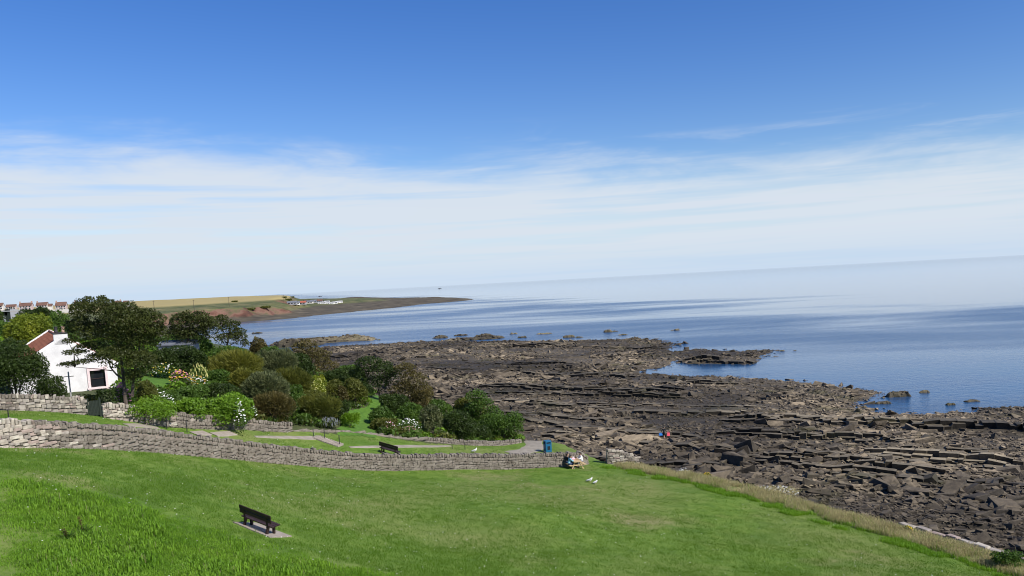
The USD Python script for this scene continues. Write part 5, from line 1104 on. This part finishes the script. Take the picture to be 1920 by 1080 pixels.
def bin_():
    p = hit(1027, 847.5, landz); t = thing('litter_bin', 'blue hooded litter bin beside the path near the shore', 'bin', p, 0.35); cs = m3.CrossSection([[(-0.3, -0.3), (0.3, -0.3), (0.3, 0.3), (-0.3, 0.3)]]).offset(0.06, m3.JoinType.Round, circular_segments=16)
    body = m3.Manifold.extrude(cs, 0.86).translate([0, 0, 0.04]); obj('body', body, 'bin_blue', t, smooth=30)
    hood = m3.Manifold.extrude(cs.offset(0.02, m3.JoinType.Round), 0.36, scale_top=(0.88, 0.88)).translate([0, 0, 0.9])
    hole = m3.Manifold.cube([0.5, 1.2, 0.17], True).translate([0, 0, 1.04]); hole2 = m3.Manifold.cube([1.2, 0.5, 0.17], True).translate([0, 0, 1.04])
    obj('hood', hood - hole - hole2, 'bin_blue', t, smooth=30); obj('liner', MB().box((0, 0, 1.0), (0.55, 0.55, 0.16)), 'bin_dark', t); obj('base', MB().box((0, 0, 0.02), (0.5, 0.5, 0.1)), 'bin_dark', t)
    obj('front_plate', MB().box((0, -0.372, 0.5), (0.3, 0.012, 0.4)), 'bin_dark', t)
bin_()

# ------------------------------------------------------------------ people
def capsules(chains, seg_len=0.03, it=3):
    parts = []
    sph = lambda c, r: m3.Manifold.sphere(r, 14).translate(list(map(float, c)))
    for ch in chains:
        for (a, ra), (b, rb) in zip(ch, ch[1:]): parts.append(m3.Manifold.batch_hull([sph(a, ra), sph(b, rb)]))
    m = m3.Manifold.batch_boolean(parts, m3.OpType.Add).refine_to_length(seg_len); mm = m.to_mesh()
    t = trimesh.Trimesh(mm.vert_properties[:, :3], mm.tri_verts, process=True); trimesh.smoothing.filter_taubin(t, iterations=it); return t
def hand_chains(w, d, side, r=1.0):
    w = np.array(w); d = unit(np.array(d)); up = np.array([0, 0, 1.0]); sd = unit(np.cross(up, d)); dn = np.cross(d, sd); palm = w + d * 0.085; ch = [[(w, 0.026), (palm, 0.03)], [(w + sd * 0.02, 0.02), (palm + sd * 0.028, 0.018)], [(w - sd * 0.02, 0.02), (palm - sd * 0.028, 0.018)]]
    for k, (o, L) in enumerate(((-0.033, 0.062), (-0.011, 0.076), (0.011, 0.08), (0.033, 0.07))):
        a = palm + sd * o; b = a + d * L * 0.55 - dn * 0.008; c = b + d * L * 0.4 - dn * 0.03; ch.append([(a, 0.0095), (b, 0.009), (c, 0.0078)])
    tb = w + d * 0.03 - sd * side * 0.03; ch.append([(tb, 0.013), (tb + d * 0.035 - sd * side * 0.03, 0.0115), (tb + d * 0.065 - sd * side * 0.03, 0.009)])
    return ch
def person(label, loc, yaw, J, top, bottom, hair, group=None, bare_legs=False, scale=1.0, long_hair=False):
    t = thing('person', label, 'person', loc, yaw, group, scale=(scale,) * 3)
    j = {k: np.array(v, float) for k, v in J.items()}
    M = lambda a: a * [1, -1, 1]
    h = j['head']; fw = unit(j['face']); sd = unit(np.cross([0, 0, 1], fw)); up = np.cross(fw, sd)
    body = [[(j['pelvis'], 0.13), (j['waist'], 0.115), (j['chest'], 0.135), (j['neck'] - up * 0.03, 0.065), (j['neck'], 0.052), (h - up * 0.04, 0.06)], [(h - up * 0.035 + fw * 0.02, 0.075), (h + up * 0.045 - fw * 0.012, 0.092)],
            [(h + fw * 0.075 - up * 0.02, 0.022), (h + fw * 0.108 - up * 0.03, 0.012)], [(h + fw * 0.06 - up * 0.085, 0.035), (h + fw * 0.075 - up * 0.09, 0.028)]]
    for s in (1, -1): body.append([(h + sd * s * 0.088 - up * 0.01, 0.018), (h + sd * s * 0.092 - up * 0.035 - fw * 0.01, 0.015)])
    shirt, pants, shoes = [[(j['pelvis'] + [0, 0, 0.04], 0.145), (j['waist'], 0.13), (j['chest'], 0.15), (j['neck'] - up * 0.05, 0.075)]], [], []
    for sg, nm in ((1, 'l'), (-1, 'r')):
        g = lambda k: j[k + nm] if k + nm in j else (j[k] if sg > 0 else M(j[k]))
        S, E, W, H, K, A, T = (g(k) for k in ('shoulder', 'elbow', 'wrist', 'hip', 'knee', 'ankle', 'toe'))
        body += [[(j['chest'] + [0, 0, 0.06], 0.1), (S, 0.065), (E, 0.042), (W, 0.028)], [(H, 0.088), (K, 0.058), (A, 0.04)], [(A, 0.042), (T, 0.032)]] + hand_chains(W, W - E, sg)
        shirt += [[(j['chest'] + [0, 0, 0.05], 0.115), (S, 0.078), (E, 0.056), (E * 0.35 + W * 0.65, 0.046)]]
        pants += [[(j['pelvis'], 0.142), (H, 0.105), (K, 0.075)] + ([] if bare_legs else [(A + (K - A) * 0.1, 0.058)])]; shoes += [[(A - [0, 0, 0.03], 0.05), (T, 0.042)]]
    obj('body', capsules(body, 0.03, 2), 'skin', t, smooth=True); obj('top', capsules(shirt, 0.04), top, t, smooth=True); obj('trousers' if not bare_legs else 'shorts', capsules(pants, 0.04), bottom, t, smooth=True)
    for c in shoes: obj('shoe', capsules([c], 0.03), 'shoe', t, smooth=True)
    hc = [[(h + up * 0.06 - fw * 0.03, 0.1), (h - fw * 0.05, 0.085), (h - fw * 0.055 - up * 0.06, 0.06)]]
    if long_hair: hc.append([(h - fw * 0.055 - up * 0.06, 0.075), (j['neck'] - fw * 0.07 - up * 0.05, 0.05)])
    obj('hair', capsules(hc, 0.03), hair, t, smooth=True)
    for s in (1, -1): obj('eye', trimesh.creation.icosphere(1, 0.012).apply_translation(h + fw * 0.086 + sd * s * 0.033 + up * 0.008), 'hair_dark', t)
    return t
SIT = dict(pelvis=(0, 0, 0.58), waist=(0.02, 0, 0.72), chest=(0.07, 0, 0.92), neck=(0.10, 0, 1.10), head=(0.14, 0, 1.25), face=(1, 0, -0.15), shoulder=(0.08, 0.19, 1.03), elbow=(0.22, 0.25, 0.82), wrist=(0.43, 0.17, 0.83), hip=(0.02, 0.1, 0.55), knee=(0.42, 0.13, 0.53), ankle=(0.36, 0.13, 0.1), toe=(0.53, 0.14, 0.045))
def on_table(lx, ly):
    c, s_ = math.cos(PYAW), math.sin(PYAW); return np.array([PT[0] + lx * c - ly * s_, PT[1] + lx * s_ + ly * c, PT[2]])
person('person in a dark jacket seated at the far left of the picnic table', on_table(-0.72, 0.42), PYAW, SIT, 'cloth_dark', 'cloth_jeans', 'hair_dark')
person('person in a light blue top seated at the near left of the picnic table', on_table(-0.72, -0.32), PYAW + 0.05, dict(SIT, head=(0.17, 0, 1.22), face=(1, 0.1, -0.3), elbow=(0.25, 0.24, 0.82)), 'cloth_blue', 'cloth_jeans', 'hair_dark', long_hair=True)
person('dark-haired person in a white top seated on the right side of the picnic table', on_table(0.72, 0.2), PYAW + math.pi, dict(SIT, face=(1, -0.2, -0.1)), 'cloth_white', 'cloth_grey', 'hair_dark')
pk = on_table(-0.18, 0.05); t_ = thing('pink_bag', 'small pale pink bag lying on the picnic table', 'bag', pk + [0, 0, 0.76], 0.5)
obj('bag', capsules([[((-0.12, 0, 0.12), 0.11), ((0.14, 0.02, 0.11), 0.1)], [((0, 0, 0.1), 0.12), ((0.02, 0, 0.2), 0.07)]], 0.04), 'cloth_pink', t_, smooth=True); obj('strap', MB().tube([(-0.1, 0, 0.2), (-0.05, 0, 0.32), (0.06, 0, 0.33), (0.12, 0, 0.19)], 0.012, 6), 'cloth_white', t_)

WK = hit(1245, 822.5, beachz)
STAND = dict(pelvis=(0, 0, 0.95), waist=(0.02, 0, 1.1), chest=(0.05, 0, 1.32), neck=(0.07, 0, 1.5), head=(0.11, 0, 1.64), face=(1, 0, -0.35), shoulder=(0.04, 0.2, 1.42), elbow=(0.0, 0.32, 1.15), wrist=(0.08, 0.42, 0.95), hip=(0, 0.1, 0.92), kneel=(0.16, 0.1, 0.5), ankler=(-0.16, -0.1, 0.1), kneer=(0.02, -0.1, 0.49), anklel=(0.12, 0.1, 0.09), toel=(0.28, 0.11, 0.045), toer=(-0.0, -0.11, 0.045))
person('walker in dark top with bare legs crossing the rocks, carrying something at each side', WK, math.radians(70), dict(STAND), 'cloth_dark', 'cloth_dark', 'hair_dark', bare_legs=True)
def bag(label, off, mat, sz, name):
    p = WK + np.array(off); t = thing(name, label, 'bag', p, math.radians(10)); cs = m3.CrossSection([[(-sz[0] / 2, -sz[1] / 2), (sz[0] / 2, -sz[1] / 2), (sz[0] / 2, sz[1] / 2), (-sz[0] / 2, sz[1] / 2)]]).offset(-0.05).offset(0.05, m3.JoinType.Round, circular_segments=12)
    obj('bag', m3.Manifold.extrude(cs, sz[2], scale_top=(0.86, 0.8)), mat, t, smooth=30); obj('handle', MB().tube([(-sz[0] * 0.3, 0, sz[2]), (-sz[0] * 0.2, 0, sz[2] + 0.14), (sz[0] * 0.2, 0, sz[2] + 0.14), (sz[0] * 0.3, 0, sz[2])], 0.015, 6), mat, t)
bag('bright blue bag carried at the left side of the beach walker', (-0.46, 0.1, 0.5), 'bag_blue', (0.58, 0.24, 0.32), 'beach_bag')
bag('pinkish red bag carried at the right side of the beach walker', (0.62, -0.1, 0.42), 'bag_red', (0.5, 0.26, 0.46), 'beach_bag')

# ------------------------------------------------------------------ gulls
def gull(label, px, py, yaw, head_down=0.0, scale=1.25):
    p = hit(px, py, landz); t = thing('gull', label, 'gull', p, yaw, scale=(scale,) * 3)
    hd = np.array([0.19, 0, 0.36 - head_down * 0.2]) + [head_down * 0.08, 0, 0]
    body = capsules([[((-0.27, 0, 0.17), 0.02), ((-0.14, 0, 0.19), 0.055), ((0.02, 0, 0.2), 0.088), ((0.11, 0, 0.23), 0.075), (hd - [0.02, 0, 0.05], 0.045), (hd, 0.046)]], 0.025); obj('body', body, 'gull_white', t, smooth=True)
    for s in (1, -1):
        w = capsules([[((0.08, s * 0.075, 0.235), 0.035), ((-0.1, s * 0.075, 0.225), 0.04), ((-0.3, s * 0.03, 0.195), 0.012)]], 0.025); w.vertices[:, 1] = s * 0.07 + (w.vertices[:, 1] - s * 0.07) * 0.6; obj('wing', w, 'gull_grey', t, smooth=True)
        obj('leg', MB().tube([(0.02, s * 0.035, 0.14), (0.0, s * 0.035, 0.07), (0.015, s * 0.035, 0.0)], 0.007, 5).box((0.035, s * 0.035, 0.006), (0.06, 0.05, 0.008)), 'gull_leg', t)
        obj('eye', trimesh.creation.icosphere(1, 0.007).apply_translation(hd + [0.022, s * 0.037, 0.01]), 'gull_black', t)
    obj('tail', MB().box((-0.32, 0, 0.175), (0.1, 0.07, 0.012)), 'gull_black', t)
    obj('beak', MB().tube([hd + [0.035, 0, -0.005], hd + [0.075, 0, -0.012], hd + [0.1, 0, -0.022]], [0.014, 0.011, 0.004], 6), 'gull_beak', t)
gull('white gull on the open lawn, the larger of the two by the picnic table', 1106, 904.5, 0.35, 0, 1.1); gull('grey-backed gull standing nearest the camera, just right of the other one', 1116.5, 908, 0.75, 0.25, 0.95)
gull('lone gull on the grass just beyond the long wall', 890, 849, 0.6, 0, 1.2)

# ------------------------------------------------------------------ grasses
def tuft(r, n, h, spread, w=0.006, seed_heads=False):
    V, Fc = [], []
    for k in range(n):
        b = r.normal(0, spread * 0.4, 2); a = r.uniform(0, 2 * math.pi); ln = r.uniform(0.15, 0.8); hh = h * r.uniform(0.55, 1.15); d = np.array([math.cos(a), math.sin(a)]); sdv = np.array([-d[1], d[0]]) * w
        p0 = np.array([*b, -0.03]); p1 = np.array([*(b + d * ln * hh * 0.25), hh * 0.6]); p2 = np.array([*(b + d * ln * hh * 0.7), hh * (1 - 0.25 * ln)]); o = np.array([*sdv, 0]); i = len(V)
        V += [p0 - o, p0 + o, p1 + o * 0.8, p1 - o * 0.8, p2]; Fc += [[i, i + 1, i + 2], [i, i + 2, i + 3], [i + 3, i + 2, i + 4]]
        if seed_heads and r.random() < 0.5:
            q = np.array([0, 0, 0.09]); i = len(V); V += [p2 - o * 2.2, p2 + o * 2.2, p2 + q]; Fc.append([i, i + 1, i + 2])
    return np.array(V), np.array(Fc)
gr = np.random.default_rng(99)
def zquats(n): return [Gf.Quath(Gf.Quatf(math.cos(a / 2), Gf.Vec3f(0, 0, math.sin(a / 2)))) for a in gr.uniform(0, 2 * math.pi, n)]
def scatter_tufts(name, label, cat, protos, x, y, smin, smax, zoff=0.0, grow=None):
    z = landz(x, y) + zoff; n = len(x); sc = gr.uniform(smin, smax, n)
    if grow is not None: sc = sc * (0.45 + 0.55 * sstep(0, 3.5, grow)) * (0.75 + 1.1 * sstep(0.36, 0.70, fbm2(x, y, 1.1, 3, 66)))
    instancer(name, protos, gr.integers(0, len(protos), n), np.stack([x, y, z], 1), zquats(n), np.stack([sc, sc, sc * gr.uniform(0.8, 1.2, n)], 1), label=label, cat=cat)
# dry grass along the seaward edge
def edge_band(n, s0, s1):
    pts_ = []
    E = np.array(EDGE[0:7]); e = LineString(E); L = e.length
    q = [e.interpolate(v) for v in gr.uniform(0, L, n)]; q = np.array([(a.x, a.y) for a in q]); th = gr.uniform(s0, s1, n)
    x = q[:, 0]; y = q[:, 1]; dx = np.gradient(E, axis=0); 
    d = np.array(e.coords[-1]) - np.array(e.coords[0]); nrm = np.array([-d[1], d[0]]) / np.linalg.norm(d)
    if nrm[0] > 0: nrm = -nrm
    return x + nrm[0] * th, y + nrm[1] * th
x, y = edge_band(15000, -1.1, 2.9); k = (fbm2(x, y, 1.8, 3, 61) > 0.42) & (sdist(near_poly, x, y) > -1.0); 
scatter_tufts('dry_grass', 'tall straw-coloured grass along the seaward edge of the lawn', 'grass', [(tuft(gr, 14, 0.38, 0.4, 0.008, True), 'blade_dry') for _ in range(4)] + [(tuft(gr, 16, 0.4, 0.3, 0.008), 'blade_rough')], x[k], y[k], 0.6, 1.25)
x, y = edge_band(5500, 2.4, 4.4); k = fbm2(x, y, 1.6, 3, 62) > 0.5
scatter_tufts('verge_grass', 'uneven dark green grass between the mown lawn and the dry edge', 'grass', [(tuft(gr, 16, 0.26, 0.3, 0.01), 'blade_rough') for _ in range(3)], x[k], y[k], 0.6, 1.1)
# rough grass on the near slope, lower left
RG = Polygon([hit(a, b, landz, d0=6)[:2] for a, b in [(-60, 885), (60, 893), (150, 912), (240, 935), (330, 962), (430, 1002), (560, 1036), (680, 1062), (790, 1095), (500, 1140), (-60, 1140)]])
x0, y0, x1, y1 = RG.bounds; n = 60000; x, y = gr.uniform(x0, x1, n), gr.uniform(y0, y1, n); sd_ = sdist(RG, x, y); k = (sd_ > 0) & (gr.random(n) < 0.25 + 0.75 * sstep(0, 3, sd_)) & (gr.random(n) < 0.35 + 0.65 * sstep(0.35, 0.55, fbm2(x, y, 1.4, 3, 63)))
scatter_tufts('rough_grass', 'unmown bright green grass on the near slope', 'grass', [(tuft(gr, 22, 0.10, 0.40, 0.012), ('blade_rough', 'blade_rough', 'blade_lawn')[_ % 3]) for _ in range(20)] + [(tuft(gr, 3, 0.17, 0.3, 0.004, True), 'blade_dry')], x[k], y[k], 0.5, 1.25, grow=sd_[k])
# short mown blades over the lawn in view
n = 150000; d = np.exp(gr.uniform(math.log(24), math.log(88), n)); px = gr.uniform(-40, 1960, n); x, y = (px - PX) / F * d * 1.02, d
k = (sdist(near_poly, x, y) > 1.5) & ~shapely.contains_xy(garden_poly, x, y) & ~shapely.contains_xy(RG, x, y); x, y = x[k], y[k]
q = project(np.stack([x, y, landz(x, y)], 1)); k = (q[:, 1] < 1100) & (q[:, 1] > 740) & (gr.random(len(x)) < 0.45 + 0.55 * sstep(0.35, 0.6, fbm2(x, y, 2.0, 3, 64))); x, y = x[k], y[k]
PATHS = [p for p in stage.GetPrimAtPath('/World').GetChildren() if p.GetName().startswith(('path', 'paving_slab', 'bench_slab', 'garden_lawn', 'stone_steps'))]
pv = []
for p in PATHS:
    for m in ([p] + list(p.GetChildren())):
        if m.IsA(UsdGeom.Mesh):
            w = np.array(m.GetAttribute('points').Get()); M = np.array(UsdGeom.XformCache().GetLocalToWorldTransform(m)); pv.append((w @ M[:3, :3] + M[3, :3])[:, :2])
dd, _ = cKDTree(np.vstack(pv)).query(np.stack([x, y], 1)); k = dd > 0.3
scatter_tufts('lawn_grass', 'short mown grass of the open lawn', 'grass', [(tuft(gr, 14, 0.035, 0.4, 0.008), 'blade_lawn') for _ in range(5)], x[k], y[k], 0.7, 1.4)
# daisies
n = 900; d = np.exp(gr.uniform(math.log(25), math.log(72), n)); px = gr.uniform(0, 1900, n); x, y = (px - PX) / F * d, d
k = (sdist(near_poly, x, y) > 3) & ~shapely.contains_xy(garden_poly, x, y); x, y = x[k], y[k]
dm = trimesh.creation.icosphere(1, 0.03); dm.vertices[:, 2] *= 0.4; scatter_tufts('daisies', 'tiny white daisies dotted over the lawn', 'daisies', [((dm.vertices, dm.faces), 'petal_white')], x, y, 0.6, 1.1, 0.07)
# tall weeds on the near slope
def weed(label, px, py, h):
    r = np.random.default_rng(hash_(label)); p = hit(px, py, landz, d0=8); t = thing('tall_weed', label, 'weed', p)
    m = MB(); lv = []
    for k in range(3):
        a = r.uniform(0, 6.28); e = np.array([math.cos(a) * 0.15, math.sin(a) * 0.15, h * r.uniform(0.7, 1.0)]); m.tube([(0, 0, -0.05), e * 0.5, e], [0.012, 0.01, 0.006], 5); lv.append(e)
    obj('stem', m, 'leaf_brown', t); pts_ = np.vstack([e * [[u]] for e in lv for u in r.uniform(0.5, 1.0, 26)]).reshape(-1, 3) + r.normal(0, 0.03, (78, 3)); obj('seed_head', leaf_mesh(pts_, unit(r.normal(size=(78, 3))), 0.07, 0.03, 'leaf', r), 'leaf_brown', t)
    q = r.normal(0, 0.14, (40, 3)) * [1, 1, 0.3] + [0, 0, 0.12]; obj('leaf', leaf_mesh(q, unit(q), 0.26, 0.09, 'strand', r), 'leaf_mid', t, kind='stuff')
weed('tall brownish dock plant on the near slope at the left, the taller one', 157, 1000, 0.85); weed('smaller brownish dock plant left of the taller one on the near slope', 128, 1012, 0.5)
# leafy ground cover under the garden shrubs
n = 9000; x, y = gr.uniform(-62, 4, n), gr.uniform(54, 135, n); k = shapely.contains_xy(garden_poly, x, y) & (sdist(near_poly, x, y) > 0.3); x, y = x[k], y[k]
dd, _ = cKDTree(np.vstack(pv)).query(np.stack([x, y], 1)); gw = shapely.distance(shapely.points(x, y), LineString(GW)); q = project(np.stack([x, y, landz(x, y)], 1)); k = (dd > 0.35) & (gw > 1.3) & ~((q[:, 0] < 228) & (y < 72)); x, y = x[k], y[k]
def clump(r):
    p, o = crown_points([((0, 0, 0.18), (0.5, 0.5, 0.32))], 110, r, 0.4, 0.3, 0.1, zmin=0.0); return leaf_mesh(p, o, 0.2, 0.11, 'leaf', r)
scatter_tufts('ground_cover', 'low leafy planting covering the ground between the garden shrubs', 'ground cover', [(clump(gr), m) for m in ('leaf_mid', 'leaf_olive', 'leaf_dark', 'leaf_mid', 'leaf_bright')], x, y, 0.8, 2.0)

# pale coping of the sea wall where it shows beyond the dry grass
def coping():
    e = LineString([P(1660, 982, 55)[:2], P(1720, 1000, 53)[:2], P(1800, 1022, 50)[:2], P(1920, 1062, 46)[:2], P(2100, 1125, 41)[:2]]); t = None; s_ = 0.0; d = np.array(e.coords[-1]) - np.array(e.coords[0]); nr = np.array([-d[1], d[0]]) / np.linalg.norm(d); nr = nr if nr[0] > 0 else -nr; yaw = math.atan2(d[1], d[0])
    while s_ < e.length:
        L = gr.uniform(0.9, 1.5); q = e.interpolate(s_ + L / 2); x, y = q.x + nr[0] * 1.35, q.y + nr[1] * 1.35; z = ground(q.x - nr[0] * 0.9, q.y - nr[1] * 0.9) - 0.12
        if t is None: t = thing('sea_wall', 'pale stone coping of the sea wall beyond the dry grass, lower right', 'sea wall', (x, y, z)); o = np.array([x, y, z])
        obj('coping_stone', MB().box(np.array([x, y, z - 0.22 + gr.normal(0, 0.05)]) - o, (L - 0.05, 0.5, 0.28), rotz(yaw + gr.normal(0, 0.05)) @ rotx(gr.normal(0, 0.06)), cham=0.05, jit=0.03), STONES[int(gr.integers(5))], t); obj('wall_block', MB().box(np.array([x, y, z - 2.2]) - o, (L + 0.1, 0.42, 3.6), rotz(yaw)), 'stone_b', t); s_ += L
coping()

# dark bushes on the headland
for k, (px, py, wpx, hpx, lb) in enumerate([(541, 563.5, 16, 6, 'dark bush at the left of the headland cabins'), (533, 558.5, 12, 4, 'dark bush on the crest of the headland beside the mast'), (548, 557.5, 10, 3, 'small dark bush at the seaward end of the headland crest'), (576, 564.5, 18, 4, 'dark hedge behind the long grey headland cabin'), (592, 565, 20, 4, 'dark hedge behind the middle headland cabins'), (608, 564.8, 14, 3, 'low dark hedge behind the white caravans'), (497, 578, 26, 7, 'dark scrub on the slope of the headland above the cliff foot'), (470, 581, 22, 6, 'dark scrub patch above the red cliff'), (440, 566, 14, 3.5, 'small dark bush in the headland field near the far pole')]):
    p = hit(px, py, farz, 500, 2400); r = np.random.default_rng(hash_(lb)); w, h = 0.8 * wpx * p[1] / F, 0.62 * hpx * p[1] / F; t = thing('far_bush', lb, 'bush', p)
    q, o = crown_points([((0, 0, h * 0.4), (w / 2, w * 0.3, h * 0.5)), ((-w * 0.25, 0, h * 0.35), (w * 0.28, w * 0.2, h * 0.45)), ((w * 0.28, 0, h * 0.4), (w * 0.25, w * 0.2, h * 0.55))], 500, r, 0.5, 0.3, 0.15, zmin=-0.3)
    obj('crown', leaf_mesh(q, o, 1.3, 0.9, 'leaf', r), 'leaf_olive', t); obj('stem', MB().tube([(0, 0, -0.5), (0, 0, h * 0.5)], [0.3, 0.12], 6), 'bark', t)
